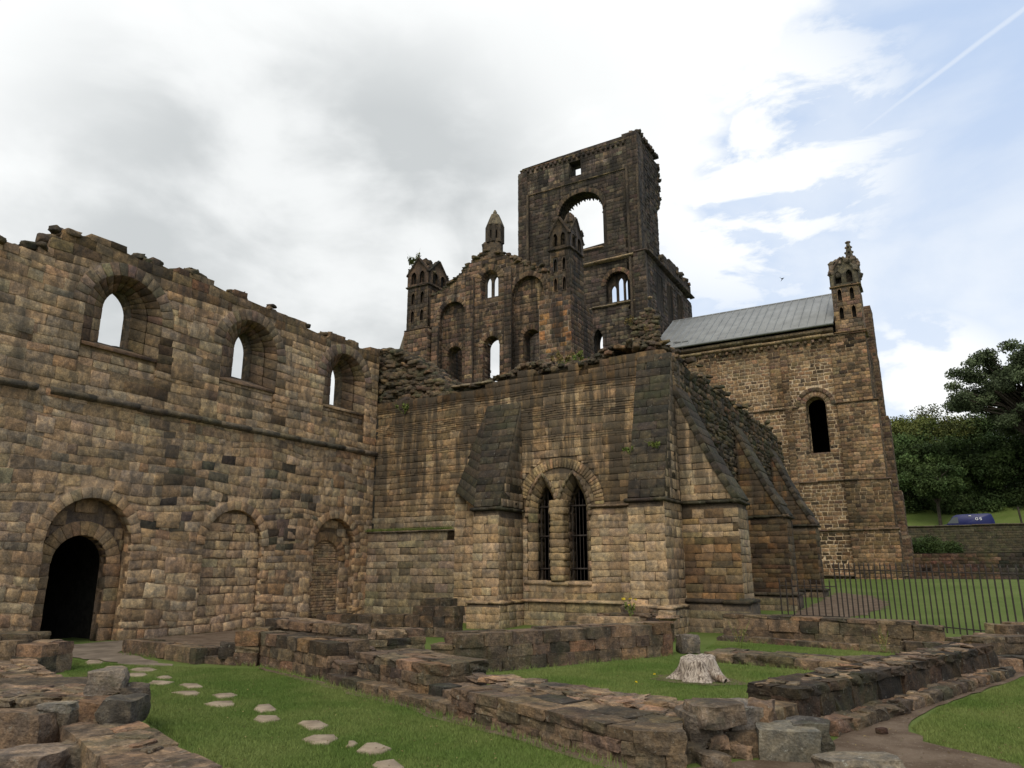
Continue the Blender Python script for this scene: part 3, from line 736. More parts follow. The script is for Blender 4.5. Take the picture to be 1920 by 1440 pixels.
# east wall and its three buttresses
topE = [(20.64, 8.0), (21.5, 8.15), (23, 7.95), (24.2, 8.2), (25.2, 7.9), (26.4, 8.15), (28, 7.85), (29.3, 8.1), (30.5, 7.8), (32, 8.0), (33.5, 7.9), (35, 8.1), (36.2, 7.7), (37.3, 7.6)]
outE = [(20.64, -.1), (37.3, -.1)]+topE[::-1]
b = Buf(); slab(b, fe, [(p[0], p[1]-(.12 if p[1] > 6 else 0)) for p in outE], [], -.05, -1.0, (.075, .06, .045))
fill(b, fe, mask(outE), 20.66, 37.3, .2, 8.3, (.14, .24), (.22, .5), lambda u, v: P_rub()*.85 if v > 3.4 else jit((.14, .10, .065), .35), gap=.04, jt=.04, rel=.10, bev=.04, depth=.12)
bar(b, fe, 20.7, 37.3, 3.45, 3.58, -.02, .1, P_slab)
bar(b, fe, 20.7, 37.3, .78, .95, -.02, .2, P_slab); bar(b, fe, 20.7, 37.3, .38, .52, -.02, .3, P_slab)
b.build('east_wall', M['rubble'], ch)
b = Buf(); rubble_strip(b, [(XE-.3, u, z-.05) for u, z in topE], .15, P_rub, .2, 260)
for u, z in topE[:-1]:
    leaves(b, (XE-.2+rng.normal(0, .1), u+rng.uniform(-.5, .9), z-rng.uniform(-.05, .2)), (.2, .4, .16), 90, .025, (.10, .085, .045), .1)
b.build('broken_wall_top', M['rubble'], ch)
P_ferr = pal((.26, .165, .08), (.20, .12, .06), (.24, .18, .11), (.10, .07, .045), (.17, .12, .07), k=.2)
def e_buttress(yf, th, x1=-4.92, zl=3.5, zt=7.0, pc=P_gold, pl=P_ferr):
    b = Buf(); g0 = gz(x1, yf)-.1
    box(b, XE-.02, x1-.03, yf+.03, yf+th-.03, g0, zl-.02, (.13, .1, .07))
    low_ = lambda u, v: (pl(u, v) if v < 2.6 or rng.random() < .3 else pc(u, v))
    fill(b, FS(yf), mask([(XE, .8), (x1, .8), (x1, zl-.02), (XE, zl-.02)]), XE, x1, .85, zl, (.14, .26), (.3, .6), low_, gap=.012, depth=.02, step=.01)
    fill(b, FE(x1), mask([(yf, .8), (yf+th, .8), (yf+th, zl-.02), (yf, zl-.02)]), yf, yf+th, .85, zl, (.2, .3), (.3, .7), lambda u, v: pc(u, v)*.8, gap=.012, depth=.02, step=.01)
    box(b, XE-.02, x1+.12, yf-.12, yf+th+.1, g0, .80, (.12, .095, .07))
    fill(b, FS(yf-.14), mask([(XE, g0), (x1+.14, g0), (x1+.14, .8), (XE, .8)]), XE, x1+.14, g0+.02, .8, (.2, .26), (.4, .8), lambda u, v: jit((.19, .155, .105), .15), gap=.01, depth=.02, step=.01)
    bar(b, FS(yf), XE, x1+.16, .79, .95, -.1, .18, P_slab); bar(b, FE(x1), yf-.14, yf+th, .79, .95, -.1, .18, P_slab)
    ob = b.build('buttress', M['gold'], ch)
    b = Buf(); bar(b, FS(yf), XE, x1+.09, zl-.02, zl+.12, -.1, .09, P_slab, .6); bar(b, FE(x1), yf-.08, yf+th, zl-.02, zl+.12, -.1, .09, P_slab, .6)
    b.build('buttress_ledge', M['slabs'], ob)
    b = Buf(); z1 = zl+.1; cu = [(x1, z1), (-5.5, z1+1.05), (-6.0, z1+2.15), (-6.35, z1+3.0), (XE-.05, zt)]
    V = [(x, y, z) for y in (yf+.03, yf+th-.03) for x, z in cu+[(XE-.05, z1)]]; n = len(cu)+1
    b.raw(V, [[i, n+i, n+(i+1) % n, (i+1) % n] for i in range(n)], [[0, i, i+1] for i in range(1, n-1)]+[[n, n+i+1, n+i] for i in range(1, n-1)], (.12, .09, .06))
    fill(b, FS(yf), mask(cu+[(XE, zt), (XE, z1)]), XE, x1, z1, zt, (.18, .27), (.3, .55), lambda u, v: pc(u, v), gap=.01, depth=.02, step=.01)
    b.build('slope_cheek', M['gold'], ob)
    b = Buf()
    for (xa, za), (xb_, zb_) in zip(cu[:-1], cu[1:]):
        m = max(1, int(math.hypot(xb_-xa, zb_-za)/.3)); 
        for i in range(m):
            t0, t1 = i/m, (i+1)/m
            q = [np.array((xa+(xb_-xa)*t, y, za+(zb_-za)*t)) for t, y in ((t0, yf-.05), (t0, yf+th+.03), (t1, yf+th+.03), (t1, yf-.05))]
            nn = np.cross(q[1]-q[0], q[3]-q[0]); nn /= np.linalg.norm(nn)
            b.stone(q, nn, .07+rng.normal(0, .012), .10, .02, P_slab(), .012)
    b.build('weathering_slope', M['slabs'], ob)
e_buttress(YS+.0, 1.15)
e_buttress(27.6, 1.2, pc=lambda u, v: P_ferr()*.7, pl=lambda u, v: P_ferr()*.45)
e_buttress(34.0, 1.2, pc=lambda u, v: P_ferr()*.65, pl=lambda u, v: P_ferr()*.45)
# inside: unseen ceiling and wall slabs added to keep the window openings dark
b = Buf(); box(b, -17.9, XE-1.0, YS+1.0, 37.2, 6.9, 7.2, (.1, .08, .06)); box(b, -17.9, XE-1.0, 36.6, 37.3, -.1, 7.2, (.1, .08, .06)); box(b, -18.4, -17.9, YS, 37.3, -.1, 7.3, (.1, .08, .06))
b.build('dark_enclosure', M['void'], ch)
# broken rubble core where the upper wall tore away
b = Buf()
def rz(x): return np.interp(x, [-18.3, -17.8, -17.3, -16.8, -15.8, -15.1, -14.6], [9.95, 9.95, 9.75, 9.45, 8.75, 8.15, 7.8])
hexa(b, [(-18.9, YS+.35, 7.5), (-14.9, YS+.35, 7.5), (-14.9, 22.6, 7.5), (-18.9, 22.6, 7.5), (-18.9, YS+.5, 9.75), (-16.9, YS+.5, 9.3), (-16.9, 22.6, 9.3), (-18.9, 22.6, 9.75)], (.06, .05, .04))
for i in range(1000):
    x = rng.uniform(-18.3, -14.5); zt_ = rz(x); z = rng.uniform(7.7, zt_); y = YS+.28+.25*rng.random()+max(0, (z-8.6))*.12
    if rng.random() < .3: z = zt_; y = rng.uniform(YS+.2, 22.4)
    s_ = rng.uniform(.12, .26); rock(b, (x, y, z), (s_*1.9, s_*1.6, s_*.62), rng.normal(0, .2), P_rub(), .16, .3, .08, T3)
rubble_strip(b, [(-14.6, YS+.35, 7.85), (-13.2, YS+.35, 7.95)], .2, P_rub, .2, 20)
rubble_strip(b, [(-12.7, YS+.5, 8.1), (-12.0, YS+.6, 8.35), (-11.2, YS+.6, 8.45), (-10.7, YS+.5, 8.1)], .17, P_rub, .2, 150)
rubble_strip(b, [(-10.5, YS+.4, 8.15), (-8.8, YS+.4, 8.25)], .2, P_rub, .2, 40)
rubble_strip(b, [(-9.0, YS+.5, 8.3), (-8.3, YS+.6, 8.6), (-7.6, YS+.6, 8.55), (-6.9, YS+.5, 8.25)], .17, P_rub, .2, 170)
for x in np.arange(-14.4, -13.1, .42): rock(b, (x, YS+.2, 7.98), (.44, .5, .07), 0, jit((.28, .23, .17)), .04, .2, .02, T3)
b.build('rubble_core', M['rubble'], ch)

# ================================================================== SOUTH TRANSEPT (gable end wall with two turrets)
YT = 38.0; ft = FS(YT)
tr = thing('transept_gable', (-24, YT, 0), 'dark ruined gable wall with round arched openings between two broken corner turrets', 'ruin')
gab = [(-28.9, 19.9), (-27.7, 20.25), (-26.8, 20.8), (-25.6, 21.7), (-24.9, 22.15), (-24.0, 22.3), (-23.2, 21.95), (-22.3, 21.4), (-21.5, 20.85), (-20.1, 20.1), (-19.3, 19.8)]
outT = [(-30.5, 0), (-18.0, 0), (-18.0, 17.8), (-19.3, 17.9)]+gab[::-1]+[(-28.9, 17.7), (-30.5, 17.6)]
tW = [(-26.95, .62, 12.2, 15.55), (-23.85, .62, 12.2, 15.65), (-21.1, .62, 12.2, 15.75)]
gtop = arch(-24.0, .66, 18.95, 20.2, 12)
bl = [(-26.9, 1.05, 12.0, 18.15), (-21.15, 1.15, 12.0, 18.7)]
P_tr = pal((.125, .085, .06), (.16, .105, .068), (.10, .072, .054), (.22, .155, .10), (.07, .056, .045), wts=[3, 2.4, 2.4, 1.1, 1.6], k=.2)
b = Buf()
tow = [arch(c, hw, z0, sp, 12) for c, hw, z0, sp in tW]
blo = [arch(c, hw, z0, sp, 12) for c, hw, z0, sp in bl]
slab(b, ft, outT, blo+[tow[1], gtop], -.02, -.55, (.24, .19, .145))
rT = []
hT = []
for c, hw, z0, sp in bl:
    A, O = ringpts(c, hw, sp, 15, .32); rT.append((A, O)); hT.append([(c-hw, z0), (c-hw, sp)]+O+[(c+hw, sp), (c+hw, z0)])
A, O = ringpts(-24.0, .66, 20.2, 11, .42); rT.append((A, O)); hT.append([(-24.66, 18.95), (-24.66, 20.2)]+O+[(-23.34, 20.2), (-23.34, 18.95)])
A, O = ringpts(-23.85, .62, 15.65, 11, .34); rT.append((A, O)); hT.append([(-24.47, 12.2), (-24.47, 15.65)]+O+[(-23.23, 15.65), (-23.23, 12.2)])
def colT(u, v):
    c = P_tr(u, v)
    if v > 18.3 and u < -24.8: c = c*1.7
    if -20.4 < u < -18.0 and v < 17.6: c = (jit((.30, .16, .07), .2) if rng.random() < .30 else c*1.15)
    return np.clip(c, .01, .6)
fill(b, ft, mask(outT, hT), -30.5, -18.0, 11, 22.4, (.24, .34), (.3, .62), colT, gap=.034, bev=.01, rel=.015, jt=.014, depth=.1)
for A, O in rT: ring(b, ft, A, O, lambda u, v: jit((.17, .12, .08), .25), .03, .3, gap=.02)
for k, (c, hw, z0, sp) in enumerate(bl):      # recessed infill of the two tall blind arches, each with a dark window
    fq = FS(YT+.35); A, O = ringpts(tW[0 if k == 0 else 2][0], .62, tW[0 if k == 0 else 2][3], 11, .34); wn = tow[0 if k == 0 else 2]; cw = tW[0 if k == 0 else 2]
    reveal(b, ft, blo[k], 0, blo[k], -.37, colT, sill=False)
    slab(b, fq, arch(c, hw+.05, z0-.1, sp, 12), [wn], -.03, -.9, (.11, .088, .066))
    hh = [(cw[0]-.62, 12.2), (cw[0]-.62, cw[3])]+O+[(cw[0]+.62, cw[3]), (cw[0]+.62, 12.2)]
    fill(b, fq, mask(blo[k], [hh]), c-hw, c+hw, 12, 20.2, (.24, .34), (.3, .6), lambda u, v: (jit((.24, .165, .10), .2) if k == 1 and v > 17.6 and u > -20.8 else P_tr()), gap=.018, depth=.1)
    ring(b, fq, A, O, lambda u, v: jit((.16, .11, .075), .2), .02, .3, gap=.02)
    reveal(b, fq, wn, 0, wn, -.9, P_tr, sill=False)
reveal(b, ft, tow[1], 0, tow[1], -.95, P_tr, sill=False)
ins = arch(-23.85, .5, 12.2, 15.3, 12)
b.build('gable_wall', M['dark'], tr)
b = Buf()
for x0, x1 in ((-28.45, -27.95), (-25.72, -25.15), (-22.75, -22.25), (-19.9, -19.5)):
    b = Buf()
    zt = 18.2 if x0 > -20 else (20.6 if -26 < x0 < -22.5 else 17.6)
    box(b, x0+.02, x1-.02, YT-.22, YT, 0, zt, (.1, .08, .06))
    fill(b, FS(YT-.24), mask([(x0, 11), (x1, 11), (x1, zt), (x0, zt)]), x0, x1, 11, zt, (.26, .36), (.28, .5), lambda u, v: P_tr()*1.1, gap=.02, depth=.02); b.build('pilaster_strip', M['dark'], tr)
b = Buf()       # two-light tracery in the gable window
reveal(b, ft, gtop, 0, arch(-24.0, .52, 19.0, 20.1, 12, dv=.3), -.5, P_tr, sill=True) if len(gtop) == len(arch(-24.0, .52, 19.0, 20.1, 12, dv=.3)) else None
fr_t = FS(YT+.35)
slab(b, fr_t, arch(-24.0, .66, 18.95, 20.2, 12), [arch(-24.27, .20, 19.05, 20.1, 8, 'pointed', .42), arch(-23.72, .20, 19.05, 20.1, 8, 'pointed', .42)], 0, -.18, (.09, .075, .06))
b.build('gable_window', M['dark'], tr)
b = Buf(); rubble_strip(b, [(u, YT+.2, z) for u, z in gab], .22, P_rub, .12, 130); b.build('broken_gable_coping', M['rubble'], tr)
# pinnacle on the apex
def pinnacle():
    b = Buf(); cx, cy = -23.93, YT+.5; a = .52
    def oct_(z, r, off=(0, 0)): return [(cx+off[0]+r*math.cos(math.pi*(k+.5)/4)*1.08, cy+off[1]+r*math.sin(math.pi*(k+.5)/4)*1.08, z) for k in range(8)]
    # corner posts leave small lights between them
    lo, hi = 22.9, 24.15
    b.raw(oct_(21.8, a)+oct_(22.9, a), [[k, (k+1) % 8, 8+(k+1) % 8, 8+k] for k in range(8)], None, (.12, .095, .07))
    for k in range(8):
        t = math.pi*(k+.5)/4; tube(b, (cx+a*.95*math.cos(t), cy+a*.95*math.sin(t), lo), (cx+a*.95*math.cos(t), cy+a*.95*math.sin(t), hi), .155, (.10, .08, .06), 6)
    for z0, z1 in ((22.85, 23.15), (23.75, 24.2)):
        b.raw(oct_(z0, a)+oct_(z1, a), [[k, (k+1) % 8, 8+(k+1) % 8, 8+k] for k in range(8)], None, (.12, .095, .07))
    rings_ = [(24.15, .58), (24.25, .56), (24.8, .36), (25.05, .26), (25.08, .12), (25.25, .13), (25.42, .05)]
    for (z0, r0), (z1, r1) in zip(rings_[:-1], rings_[1:]): b.raw(oct_(z0, r0)+oct_(z1, r1), [[k, (k+1) % 8, 8+(k+1) % 8, 8+k] for k in range(8)], None, (.17, .145, .10))
    rock(b, (cx-.45, cy-.3, 22.45), (.5, .5, .9), .2, (.13, .10, .07), .25, .3, .15)
    b.build('pinnacle', M['dark'], tr)
pinnacle()
def turret(parent, x0, x1, y0, dy, zb, z_str, z_top, niches, m, P_, broken=0, east=True, spire=None, name='turret', capm=None, Pc=None):
    """square corner turret: shaft with lancet niches, string, cap of four gablets"""
    b = Buf(); y1 = y0+dy; cx, cy = (x0+x1)/2, (y0+y1)/2
    nich = []
    for zc in niches:
        for sx in (-.22, .22): nich.append((cx+sx*(x1-x0), zc))
    hs = [arch(c, .11*(x1-x0)/1.5, z-.42, z+.18, 6, 'pointed', .24) for c, z in nich]
    f_s = FS(y0); out = [(x0, zb), (x1, zb), (x1, z_str), (x0, z_str)]
    box(b, x0+.05, x1-.05, y0+.3, y1-.05, zb, z_str, (.02, .018, .015))
    slab(b, f_s, out, hs, -.03, -.32, (.1, .08, .06))
    ex = [[(c-.14, z-.44), (c+.14, z-.44), (c+.14, z+.44), (c-.14, z+.44)] for c, z in nich]
    fill(b, f_s, mask(out, ex), x0, x1, zb, z_str, (.26, .36), (.22, .5), P_, gap=.015, depth=.03, step=.01)
    for (c, z), h in zip(nich, hs):
        sq = [(c-.16, z-.45), (c+.16, z-.45), (c+.16, z+.45), (c-.16, z+.45)]; slab(b, Frame((0, y0, 0), (1, 0, 0), (0, -1, 0)), sq, [h], .012, -.1, P_(0, 0))
    for f_, a, e_ in ((FE(x1), y0, y1), (Frame((x0, 0, 0), (0, -1, 0), (-1, 0, 0)), -y1, -y0)):
        slab(b, f_, [(a, zb), (e_, zb), (e_, z_str), (a, z_str)], [], -.03, -.1, (.1, .08, .06))
        fill(b, f_, mask([(a, zb), (e_, zb), (e_, z_str), (a, z_str)]), a, e_, zb, z_str, (.26, .36), (.3, .6), P_, gap=.015, depth=.03, step=.01)
    ob = b.build(name, M[m], parent)
    for z in (zb, z_str):
        b = Buf(); bar(b, f_s, x0-.1, x1+.1, z-.06, z+.1, -.1, .12, P_, .6); b.build('string_course', M[m], ob)
        b = Buf(); bar(b, FE(x1), y0-.1, y1, z-.06, z+.1, -.1, .12, P_, .6); b.build('string_course', M[m], ob)
    P_ = Pc or P_; m = capm or m
    # cap: four gablets with paired niches, meeting at a broken core
    b = Buf(); zc0, zc1 = z_str+.1, z_str+.95; h = z_top-zc1
    box(b, x0+.1, x1-.1, y0+.28, y1-.1, zc0, zc1+.1, (.03, .025, .02))
    W = x1-x0
    def gablet(fr_, c, wdt, hh):
        o = [(c-wdt/2, zc0), (c+wdt/2, zc0), (c+wdt/2, zc1), (c+.12, zc1+hh), (c-.12, zc1+hh), (c-wdt/2, zc1)]
        hl = [arch(c+s_*wdt*.2, wdt*.11, zc0+.12, zc1-.15, 6, 'pointed', .3) for s_ in (-1, 1)]
        slab(b, fr_, o, hl, .04, -.26, P_(0, 0))
        for (xa, za), (xb_, zb_) in (((c-wdt/2-.08, zc1-.05), (c-.05, zc1+hh)), ((c+wdt/2+.08, zc1-.05), (c+.05, zc1+hh))):
            p, q = fr_.p(xa, za, .02), fr_.p(xb_, zb_, .02); tube(b, p, q, .09, P_(0, 0), 6)
    gablet(FS(y0), cx, W, h*(.75 if broken else .9)); gablet(FE(x1), cy, dy, h*.9)
    gablet(Frame((x0, 0, 0), (0, -1, 0), (-1, 0, 0)), -cy, dy, h*.55)
    gablet(Frame((0, y1, 0), (-1, 0, 0), (0, 1, 0)), -cx, W, h*.6)
    rock(b, (cx, cy, zc1+h*.25), (W*.8, dy*.8, h*.9), .3, P_(0, 0), .18, .45, .1, T6)
    rock(b, (cx+.15*W*(1 if broken else -1), cy, zc1+h*.65), (W*.42, dy*.42, h*.8), .7, P_(0, 0)*1.3, .25, .5, .15, T6)
    rock(b, (cx-.25*W, cy-.2, zc1+h*.5), (W*.3, dy*.3, h*.6), .1, P_(0, 0), .25, .4, .2, T4)
    for px_ in (x0+.14, x1-.14):
        for py_ in (y0+.14, y1-.14): zt_ = zc1+h*((.62 if spire else .22)+.15*rng.random()); box(b, px_-.15, px_+.15, py_-.15, py_+.15, zc0, zt_, P_(0, 0)); rock(b, (px_, py_, zt_), (.34, .34, .3), 0, P_(0, 0), .2, .4, .2, T3)
    for _ in range(16): rock(b, (rng.uniform(x0, x1), rng.uniform(y0, y1), zc1+h*rng.uniform(.1, .75)*(1-abs(rng.normal(0, .1)))), (.4, .35, .34), rng.uniform(0, 3), P_(0, 0)*rng.uniform(.8, 1.9), .25, .3, .3, T3)
    b.build('turret_cap', M[m], ob)
    if spire:
        b = Buf(); sx, sy, sz0, sz1, r = spire
        for k in range(5):
            z0 = sz0+(sz1-sz0)*k/5; z1 = sz0+(sz1-sz0)*(k+1)/5; r0 = r*(1-k/6.5); r1 = r*(1-(k+1)/6.5)
            V = [(sx+r0*math.cos(math.pi*(i+.5)/4), sy+r0*math.sin(math.pi*(i+.5)/4), z0) for i in range(8)]+[(sx+r1*math.cos(math.pi*(i+.5)/4), sy+r1*math.sin(math.pi*(i+.5)/4), z1) for i in range(8)]
            b.raw(V, [[i, (i+1) % 8, 8+(i+1) % 8, 8+i] for i in range(8)], [[8, 9+i, 10+i] for i in range(6)], P_(0, 0))
            for t in (.0, 1.57, 3.14, 4.71): rock(b, (sx+r1*1.0*math.cos(t), sy+r1*1.0*math.sin(t), z1-.08), (.16, .12, .13), t, P_(0, 0), .15, .4, .3, T3)
        b.build('crocketed_spirelet', M[m], ob)
    return ob
P_td = lambda u=0, v=0: P_dark()*.95
turret(tr, -19.35, -18.0, YT-.35, 2.0, 17.75, 21.0, 23.5, (18.7, 20.0), 'dark', P_td, broken=1)
turret(tr, -30.55, -28.75, YT-.35, 2.3, 17.6, 20.75, 22.95, (18.6, 19.9), 'dark', P_td)
# lower stages of the corner turrets
b = Buf()
box(b, -20.05+.03, -17.85-.02, YT-.605, YT+2.6, 0, 17.72, (.26, .21, .16))
fill(b, FS(YT-.62), mask([(-20.0, 11), (-17.85, 11), (-17.85, 17.72), (-20.0, 17.72)]), -20.0, -17.85, 11, 17.75, (.26, .36), (.25, .55), colT, gap=.03, depth=.02, jt=.015)
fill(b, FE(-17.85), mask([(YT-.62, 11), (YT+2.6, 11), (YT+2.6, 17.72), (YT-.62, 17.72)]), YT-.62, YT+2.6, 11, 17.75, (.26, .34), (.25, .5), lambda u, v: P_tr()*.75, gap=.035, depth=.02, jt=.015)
box(b, -30.6, -28.6, YT-.5, YT+2.6, 0, 17.5, (.14, .11, .08))
fill(b, FS(YT-.53), mask([(-30.6, 11), (-28.6, 11), (-28.6, 17.5), (-30.6, 17.5)]), -30.6, -28.6, 11, 17.5, (.26, .34), (.3, .55), lambda u, v: P_tr()*1.1, gap=.025, depth=.02)
fill(b, FE(-28.58), mask([(YT-.5, 11), (YT, 11), (YT, 17.5), (YT-.5, 17.5)]), YT-.5, YT, 11, 17.5, (.26, .34), (.3, .55), P_tr, gap=.025, depth=.02)
b.raw([(-30.6, YT-.5, 0), (-30.6, YT-.5, 17.4), (-32.0, YT+.4, 15.9), (-32.4, YT+.4, 0), (-30.6, YT+2, 0), (-30.6, YT+2, 17.4), (-32.0, YT+2, 15.9), (-32.4, YT+2, 0)], [[0, 1, 2, 3], [1, 5, 6, 2], [2, 6, 7, 3]], None, (.12, .10, .07))
b.build('turret_base', M['dark'], tr)
# west wall of the transept, seen through the openings
tw = thing('transept_side_wall', (-30, 42, 0), 'dark inner wall of the transept glimpsed through its arched window openings', 'wall')
b = Buf(); fww = FE(-30.2); ow = [(38.6, 0), (50, 0), (50, 15.2), (47.5, 17.2), (45.6, 18.2), (44, 19.3), (41, 19.3), (38.6, 19.3)]
slab(b, fww, ow, [], -.03, -1, (.08, .065, .05)); fill(b, fww, mask(ow), 38.6, 50, 11, 19.3, (.26, .36), (.3, .6), lambda u, v: P_tr()*.8, gap=.02)
b.build('masonry', M['dark'], tw)
b = Buf(); rubble_strip(b, [(-30.6, u, z) for u, z in ow[2:6]], .35, P_rub, .2, 60); b.build('broken_wall_top', M['rubble'], tw)

# ================================================================== CROSSING TOWER
YC = 50.0; fc = FS(YC); XT = -17.7
tw = thing('crossing_tower', (-23, 52, 0), 'tall black tower ruin with a huge gaping arched opening against the sky', 'tower')
gap_ = []
for i in range(25):
    t = math.pi*i/24; gap_.append((-22.85-2.0*math.cos(t)*1.0, 29.9+2.0*math.sin(t)**.8*(1.0) if i not in (0, 24) else 29.9))
gap_ = [(-24.85, 26.75)]+gap_+[(-20.85, 26.95)]
outC = [(-28.55, 12), (-17.7, 12), (-17.7, 36.05), (-18.35, 36.25), (-18.4, 35.95), (-23, 35.9), (-28.3, 35.75), (-28.5, 35.5)]
sqh = [(-23.75, 33.6), (-22.7, 33.6), (-22.7, 34.95), (-23.75, 34.95)]
P_tow = pal((.065, .053, .043), (.08, .065, .052), (.052, .044, .037), (.13, .10, .07), wts=[3, 2.2, 2.4, .55], k=.2)
cl = arch(-19.85, .98, 21.8, 23.3, 14)
sa = arch(-21.6, .38, 16.6, 18.9, 10, 'pointed', 1.0)
b = Buf()
slab(b, fc, outC, [gap_, sqh, cl, sa], -.04, -1.3, (.075, .062, .05))
def colC(u, v):
    c = P_tow(u, v)
    if v > 33.1 and noise.noise(Vector((u*.7, v*.8, 5))) > .0: c = c*2.3
    if v < 21.6: c = c*1.5
    if 21.8 < v < 25.3 and u < -20.9: c = c*1.35
    return c
gO = [(p[0]+(p[0]+22.85)*.14, p[1]+(.35 if 1 < i < 26 else 0)) for i, p in enumerate(gap_)]
clA, clO = ringpts(-19.85, .98, 23.3, 13, .35)
fill(b, fc, mask(outC, [gO, [(x-.05 if x < -23 else x+.05, z) for x, z in sqh], [(-20.83, 21.8), (-20.83, 23.3)]+clO+[(-18.87, 23.3), (-18.87, 21.8)], sa]), -28.55, -17.7, 12, 36.3, (.26, .36), (.35, .75), colC, gap=.014, rel=.015, jt=.012, depth=.12, step=.04)
ring(b, fc, gap_[1:-1], gO[1:-1], lambda u, v: jit((.12, .09, .065), .2), .05, .4)
ring(b, fc, clA, clO, lambda u, v: jit((.16, .11, .07), .25), .03, .3)
reveal(b, fc, gap_, 0, gap_, -1.28, lambda u, v: P_tow()*.9, nd=2, gap=.02); reveal(b, fc, sqh, 0, sqh, -1.28, P_tow, gap=.02)
b.build('south_face', M['dark'], tw)
b = Buf()   # jagged tracery stubs round the arch
for i in range(3, 24):
    p = np.array(gap_[i]); q = np.array(gap_[i+1] if i < 24 else gap_[i]); m_ = (p+q)/2; cdir = np.array((-22.85, 29.2))-m_; cdir /= np.linalg.norm(cdir)
    if i in (21, ): continue
    tip = m_+cdir*rng.uniform(.16, .44)+np.array((rng.normal(.04, .05), 0))
    V = [fc.p(*(p-cdir*.08), -.95), fc.p(*(q-cdir*.08), -.95), fc.p(*tip, -1.05), fc.p(*(p-cdir*.08), -1.27), fc.p(*(q-cdir*.08), -1.27), fc.p(*tip, -1.2)]
    b.raw(V, [[0, 1, 4, 3], [1, 2, 5, 4], [2, 0, 3, 5]], [[0, 2, 1], [3, 4, 5]], (.1, .08, .06))
b.build('arch_cusps', M['dark'], tw); b = Buf()
slab(b, Frame((0, YC+1.0, 0), (1, 0, 0), (0, -1, 0)), [(-24.95, 28.9), (-24.3, 28.9), (-23.95, 29.6), (-24.05, 30.5), (-24.45, 31.1), (-24.95, 30.6)], [[(-24.55, 29.6), (-24.3, 29.5), (-24.2, 30.1), (-24.42, 30.4)]], 0, -.2, (.09, .07, .055))
b.build('broken_tracery', M['dark'], tw); b = Buf()
slab(b, Frame((0, YC+1.0, 0), (1, 0, 0), (0, -1, 0)), [(-20.8, 29.9), (-20.8, 30.15), (-21.25, 30.3), (-21.35, 30.2)], [], 0, -.2, (.09, .07, .055))
b.build('broken_tracery', M['dark'], tw)
b = Buf()
for zc, x0, x1, wd in ((32.95, -28.55, -17.7, .10), (35.55, -28.5, -17.7, .08)): bar(b, fc, x0, x1, zc-.08, zc+.08, -.05, wd, lambda u, v: jit((.17, .13, .085), .2), 1.2)
b.build('string_course', M['dark'], tw); b = Buf()
for i in range(24):
    b = Buf(); x = -28.2+i*.44; box(b, x, x+.2, YC-.13, YC+.1, 35.15, 35.45, P_tow()); b.build('corbel', M['dark'], tw)
b = Buf(); bar(b, fc, -22.6, -18.3, 25.2, 25.45, -.1, .38, lambda u, v: jit((.30, .235, .155), .12), 1.1); bar(b, fc, -18.3, -17.2, 25.35, 25.55, -.1, .42, P_tow, 1.1)
b.build('string_course', M['brown'], tw); b = Buf()
bar(b, fc, -22.6, -20.9, 26.55, 26.75, -.5, .16, lambda u, v: jit((.28, .22, .15), .12), 1.1)
b.build('opening_sill', M['brown'], tw); b = Buf()
bar(b, fc, -23, -17.1, 21.5, 21.68, -.1, .2, lambda u, v: jit((.24, .19, .13), .15), 1.0)
b.build('string_course', M['brown'], tw)
b = Buf(); fcl = FS(YC+.55)
lights = [arch(c, .22, 21.85, z, 8, 'pointed', .4) for c, z in ((-20.38, 23.0), (-19.78, 23.55), (-19.2, 23.35))]
slab(b, fcl, arch(-19.85, 1.0, 21.7, 23.3, 14), lights, 0, -.22, (.09, .07, .055))
reveal(b, fc, cl, 0, cl, -.55, P_tow, sill=True)
b.build('clerestory_window', M['dark'], tw)
b = Buf()   # corner shafts and clasping buttresses
for x0, x1, zt, wd in ((-28.6, -27.75, 35.2, .22), (-18.55, -17.7, 35.9, .18), (-18.3, -17.35, 25.4, .35)):
    b = Buf()
    box(b, x0+.02, x1-.02, YC-wd+.02, YC+.1, 12, zt, (.08, .065, .05))
    fill(b, FS(YC-wd), mask([(x0, 12), (x1, 12), (x1, zt), (x0, zt)]), x0, x1, 12, zt, (.28, .38), (.3, .5), P_tow, gap=.016, depth=.02); b.build('corner_buttress', M['dark'], tw)
for x in (-27.68, -18.62, -17.72): b = Buf(); tube(b, (x, YC-.2, 12), (x, YC-.2, 32.9), .12, (.10, .08, .06), 8); b.build('corner_shaft', M['dark'], tw)
b = Buf(); f_e = FE(XT)     # surviving stub of the east wall, broken edge
oe = [(50, 21), (54.2, 25.8), (54.3, 30.5), (54.0, 31.0), (54.9, 31.4), (55.2, 32.5), (55.0, 34.0), (55.1, 35.6), (54.2, 35.5), (53.3, 35.9), (52.4, 35.7), (51.2, 36.1), (50, 36.1)]
slab(b, f_e, oe, [], -.04, -1.3, (.07, .06, .045)); fill(b, f_e, mask(oe), 50, 55.3, 21, 36.2, (.26, .36), (.3, .7), P_tow, gap=.03, rel=.06, jt=.03, depth=.3)
for i in range(90):
    v = rng.uniform(30.6, 36.2); u = np.interp(v, [30.5, 31, 31.5, 32.5, 34, 35.6, 36], [54.2, 54.3, 54.9, 55.2, 55.0, 55.1, 54.5]); rock(b, (XT-.5+rng.uniform(-.5, .5), u+rng.normal(-.08, .1), v), (.5, .3, .24), rng.uniform(0, 3), P_rub(), .25, .3, .2, T3)
for i in range(9): rock(b, (XT-.1, 50.6+i*.52, 36.15+rng.uniform(-.1, .15)), (.5, .3, .34), 0, P_tow(), .15, .2, .1, T3)
b.build('east_face_stub', M['dark'], tw)
b = Buf(); XL = -17.38; f_l = FE(XL)      # lower stage, east side
